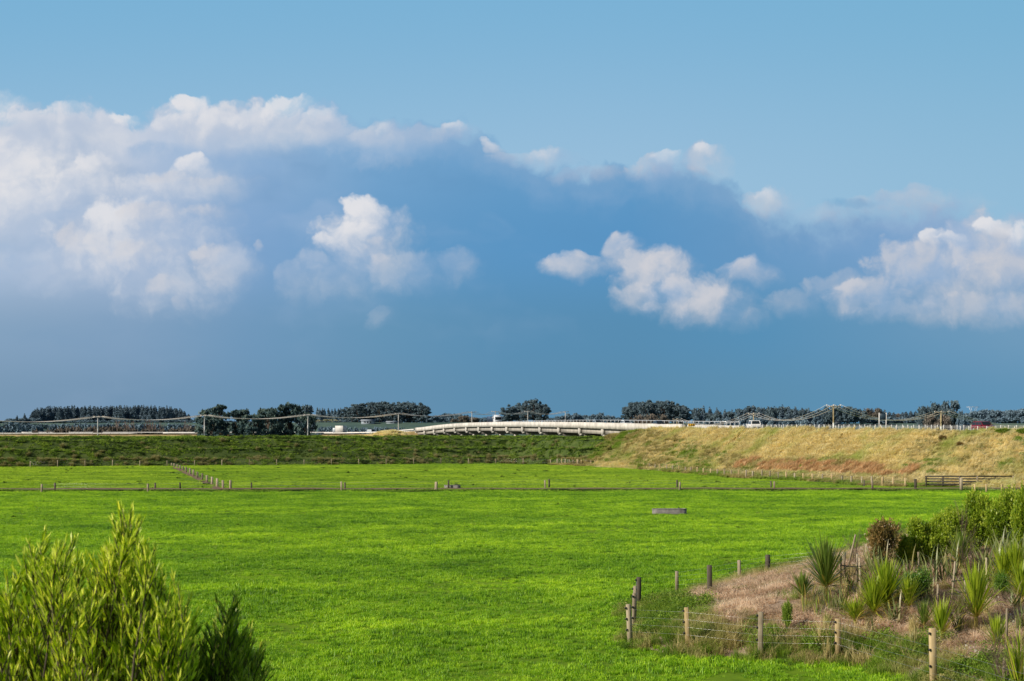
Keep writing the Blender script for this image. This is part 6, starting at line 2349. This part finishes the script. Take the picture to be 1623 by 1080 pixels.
# young sedges between the plants
SP['sedge0'] = flax_mesh('leaves', 60, .7, .020, 'beltgrass', 520)
SP['sedge1'] = flax_mesh('leaves', 50, .8, .022, 'flaxgrey', 521)
for k in ('sedge0', 'sedge1'): SPS[k] = size_of(SP[k])
gs = random.Random(12)
for i in range(30):
    px = gs.uniform(1290, 1623); py = gs.uniform(925, 1010) if i % 3 else gs.uniform(1000, 1050)
    hh = gs.uniform(22, 40)
    plant(('sedge0', 'sedge1')[i % 2], px, py - hh, py, gs.uniform(14, 26), 'sedge_tussock', ('straw coloured fine leaved sedge tussock in the mulch', 'grey green fine leaved sedge tussock in the mulch')[i % 2])['group'] = ('straw coloured sedges', 'grey green sedges')[i % 2]
plant('brown1', 1470, 900, 945, 44, 'dead_bush', 'greyish twigs between the dark round shrub and the back row', 'bush')
plant('brown0', 1545, 868, 930, 50, 'dead_bush', 'brown twigs in front of the grey green flax', 'bush')
plant('flax0', 1590, 850, 905, 40, 'flax_plant', 'dark flax below the largest glossy shrub')
plant('cab3', 1521, 852, 905, 36, 'cabbage_tree', 'dark spiky plant below the tallest flax')
plant('cab1', 1620, 905, 960, 34, 'cabbage_tree', 'spiky plant cut by the right edge')
plant('cab3', 1465, 960, 1000, 26, 'cabbage_tree', 'small dark spiky plant left of the pale front corner post')
plant('cab2', 1580, 985, 1030, 34, 'cabbage_tree', 'low spiky plant left of the tall thin pinkish stake')
plant('dark0', 1590, 905, 950, 30, 'shrub', 'small dark shrub right of the big dark flax', 'shrub')
for q in (('flax0', 1385, 868, 915, 34, 'flax_plant', 'grey green flax at the foot of the bronze shrub'),
          ('flax1', 1400, 872, 925, 30, 'flax_plant', 'slim flax right of the foot of the bronze shrub'),
          ('cab1', 1440, 925, 972, 30, 'cabbage_tree', 'yellow green spiky plant left of the dark round shrub'),
          ('flax0', 1476, 878, 932, 36, 'flax_plant', 'grey green flax between the back row shrubs and the pale stake'),
          ('flax0', 1508, 868, 922, 36, 'flax_plant', 'grey green flax left of the tall bare stems'),
          ('cab1', 1590, 880, 935, 34, 'cabbage_tree', 'spiky plant just left of the one near the right edge'),
          ('flax0', 1622, 850, 910, 40, 'flax_plant', 'flax cut by the right edge below the tall glossy shrub'),
          ('flax1', 1335, 925, 975, 26, 'flax_plant', 'small flax between the big dark cabbage tree and the low spiky one')):
    plant(*q)
plant('dark0', 392, 1026, 1066, 34, 'shrub', 'low dark shrub added for its shadow behind the right end of the near bush', 'shrub')  # added so that a shadow falls on the paddock beside the bush
# green bushes on top of the dry slope
for i, (px, yt, w_, lb) in enumerate(((1585, 680, 34, 'bright green scrub bush growing through the guard rail right of the red hatchback'), (1618, 681, 26, 'green scrub bush at the right edge above the dry slope'), (1488, 694, 15, 'small dark bush on the upper dry slope below the right hand pole'), (1530, 701, 14, 'small olive bush on the dry slope below the red hatchback'))):
    best = min(range(len(FR_R)), key=lambda k: abs((FR_R[k][0].x - FR_R[k][1].x * (1.5 if i < 2 else 4)) / (FR_R[k][0].y - FR_R[k][1].y * (1.5 if i < 2 else 4)) - (px - 811.5) / F))
    q = emb_pt(best, -1.8 if i < 2 else (-3.6 if i == 2 else -5.0))
    t = thing('shrub', lb, 'shrub', tuple(q))
    cm, sm, W_, H_ = SH['scrub' if i < 2 else 'olive0']
    ww = w_ * q.y / F
    hh = max(.8, H - (yt - HZ) * q.y / F - q.z)
    t.scale = (ww / W_, ww / W_, hh / H_)
    link('foliage', cm, t); link('stem', sm, t)

# ================================================================ stakes
STK = [(1333, 883, 948, 0, 'weathered stake right beside the big dark cabbage tree'), (1338.5, 876, 930, 0, 'stake just behind the one beside the big dark cabbage tree'),
       (1364, 885, 950, -.03, 'grey stake in front of the brown thicket below the bronze shrub'),
       (1424, 896, 966, -.04, 'pale stake between the bright touching cabbage trees and the dark round shrub'),
       (1457.5, 875, 925, -.04, 'grey stake rising behind the dark round shrub'), (1441, 928, 952, -.03, 'short stake at the left foot of the dark round shrub'),
       (1485, 926, 972, .03, 'pale stake left of the largest brown twiggy bush'), (1508, 890, 960, .10, 'pinkish stake leaning inside the greyish twigs'),
       (1529, 920, 975, .02, 'stake partly hidden behind the upright cabbage tree'), (1564.5, 884, 945, -.02, 'grey stake in front of the big dark flax'),
       (1576, 810, 868, .05, 'pale stake standing high among the back row glossy shrubs'), (1595.5, 964, 1040, -.01, 'tall thin pinkish stake near the right edge in open mulch'),
       (1590, 1042, 1092, .04, 'brown stake among the bare branches in the bottom right corner'),
       (1358, 878, 930, 0, 'thin stake inside the brown thicket below the leaning stake')]
spos = {}
for px, yt, yb, ln, lb in STK:
    g_ = G(px, yb)
    h = pxh(px, yt, g_)
    mb = MB(); mb.box((0, 0, (h - .2) / 2), (.055, .05, h + .2), 0, 1, .004)
    o_ = mb.build('wooden_stake', M['post'], None, loc=tuple(g_))
    o_.rotation_euler = (rng.uniform(-.03, .03), ln, rng.uniform(-.5, .5))
    tag(o_, lb, 'stake', 'wooden stakes on the planted bank')
    spos[px] = (g_, h)
# leaning one
g_ = G(1343, 905)
h = pxh(1350, 846, g_)
mb = MB(); mb.box((0, 0, h / 2), (.06, .05, h), 0, 1, .004)
o_ = mb.build('wooden_stake', M['post'], None, loc=tuple(g_)); o_.rotation_euler = (0, .24, .2)
tag(o_, 'long pinkish stake leaning to the right against the paddock', 'stake', 'wooden stakes on the planted bank')


def tie(a, b, f, label):
    (ga, ha), (gb, hb) = spos[a], spos[b]
    p, q = ga + Vector((0, -.03, ha * f)), gb + Vector((0, -.03, hb * f))
    m_ = (p + q) / 2 + Vector((0, -.02, -.03))
    mb = MB(); mb.tube([p, m_, q], .018, 5)
    tag(mb.build('rubber_tie', M['black']), label, 'tie')


tie(1333, 1364, .80, 'black rubber tie strung between two stakes in front of the brown thicket')
tie(1424, 1441, .50, 'black rubber tie from the pale stake to the short stake by the dark round shrub')
tie(1485, 1529, .66, 'black rubber tie across the largest brown twiggy bush')
tie(1508, 1564.5, .55, 'black rubber tie reaching the stake in front of the big dark flax')

# ================================================================ near bush, bottom left
def bush(name, label, stems, seed, leaf=.066, mat='bush'):
    """stems: (x, y, z0, x1, y1, ztop)  upright shoots clothed in long narrow leaves"""
    g = random.Random(seed)
    t = thing(name, label, 'bush', (stems[0][0], stems[0][1], stems[0][2]))
    o0 = Vector(t.location)
    lb = MB(); sb_ = MB()

    def leafy(p0, p1, n, start):
        d = (p1 - p0); L_ = d.length; d.normalize()
        for i in range(n):
            f = start + (1 - start) * (i + g.random()) / n
            p = p0.lerp(p1, f) - o0
            a = g.uniform(0, 6.283)
            out = Vector((math.cos(a), math.sin(a), 0))
            ld = (d * g.uniform(1.0, 1.9) + out * g.uniform(.15, .60)).normalized()
            sd = ld.cross(Vector((g.uniform(-1, 1), g.uniform(-1, 1), g.uniform(-.4, .4)))).normalized()
            l = leaf * g.uniform(.6, 1.15) * (1.0 if f < .93 else .85)
            w = l * g.uniform(.055, .095)
            bend = sd.cross(ld) * l * g.uniform(-.10, .10)
            pts = [p, p + ld * l * .35 + bend * .6, p + ld * l * .7 + bend, p + ld * l + bend * .6]
            lb.strip(pts, [w * .35, w, w * .85, w * .12], sd, min(1, max(0, .36 + .32 * f + g.gauss(0, .22))))
    for (x0, y0, z0, x1, y1, z1) in stems:
        a, b = Vector((x0, y0, z0)), Vector((x1, y1, z1))
        m_ = a.lerp(b, .5) + Vector((g.uniform(-.05, .05), g.uniform(-.05, .05), 0))
        sb_.tube([a - o0, m_ - o0, b - o0], [.010, .006, .002], 5)
        leafy(m_, b, 46, .0)
        for k in range(9):
            f = g.uniform(.35, .92)
            p = a.lerp(b, f)
            ang = g.uniform(0, 6.283)
            L_ = g.uniform(.14, .34) * (1.25 - f)  + .06
            e = p + Vector((math.cos(ang) * L_ * .42, math.sin(ang) * L_ * .42, L_))
            sb_.tube([p - o0, e - o0], [.004, .0015], 4)
            leafy(p, e, 18, .1)
    me = mesh_np('foliage', np.array([tuple(q) for q in lb.v]), lb.f, np.array(lb.t), M[mat]); link('foliage', me, t)
    sb_.build('branches', M['bark'], t)
    return t


g = random.Random(91)
DB = 7.6
topf = prof([(-60, 900), (0, 902), (20, 892), (45, 838), (62, 868), (90, 842), (108, 878), (135, 872), (160, 862), (178, 850), (196, 805), (212, 795), (222, 815), (240, 845), (258, 880), (285, 915), (300, 955), (330, 1030)])
st_ = []
for i in range(150):
    px = g.uniform(-70, 300)
    D = DB + g.uniform(-.55, .75)
    yt = topf(px) + (26 + abs(g.gauss(0, 85)) if i > 16 else 0) + (D - DB) * -10
    if i <= 16:
        px = (45, 52, 88, 96, 12, 130, 118, 178, 186, 196, 205, 212, 218, 236, 245, 166, 282)[i]
        yt = topf(px) + g.uniform(14, 24); D = DB + g.uniform(-.2, .2)
    top = P3(px, yt, D)
    bx = top.x + g.uniform(-.15, .15) + (-(px - 120) / 1600)
    st_.append((bx, D + g.uniform(-.1, .1), top.z - g.uniform(.9, 1.1), top.x, D, top.z))
# woody base so that the bush stands on the hillside
bush_a = bush('bush', 'bright green bush with long narrow upright leaves, large sunlit one at bottom left', st_, 5)
mb = MB()
cx, cy = (120 - 811.5) * DB / F, DB
zg = land(cx, cy)
o0 = Vector(bush_a.location)
for s_ in st_[::3]:
    mb.tube([Vector((cx + (s_[0] - cx) * .15, cy + (s_[1] - cy) * .15, zg - .1)) - o0, Vector((cx + (s_[0] - cx) * .7, cy, (zg + s_[2]) / 2)) - o0, Vector(s_[:3]) - o0], [.03, .02, .010], 5)
mb.build('trunk', M['bark'], bush_a)
topg = prof([(225, 985), (260, 960), (290, 975), (322, 985), (345, 985), (360, 945), (368, 950), (385, 990), (400, 1010), (414, 1020), (425, 1060)])
st_ = []
for i in range(60):
    px = g.uniform(232, 412)
    D = DB + .9 + g.uniform(-.4, .5)
    yt = topg(px) + 24 + abs(g.gauss(0, 45))
    if i < 8:
        px = (300, 322, 340, 356, 364, 390, 405, 412)[i]; yt = topg(px) + g.uniform(16, 26)
    top = P3(px, yt, D)
    st_.append((top.x + g.uniform(-.12, .05), D, top.z - g.uniform(.8, 1.0), top.x, D, top.z))
bush_b = bush('bush', 'lower darker bush with narrow leaves at the right foot of the large bright one', st_, 6, .066, 'bushdark')
mb = MB()
cx, cy = (340 - 811.5) * (DB + .9) / F, DB + .9
zg = land(cx, cy)
o0 = Vector(bush_b.location)
for s_ in st_[::3]:
    mb.tube([Vector((cx + (s_[0] - cx) * .15, cy, zg - .1)) - o0, Vector((cx + (s_[0] - cx) * .7, cy, (zg + s_[2]) / 2)) - o0, Vector(s_[:3]) - o0], [.03, .02, .010], 5)
mb.build('trunk', M['bark'], bush_b)
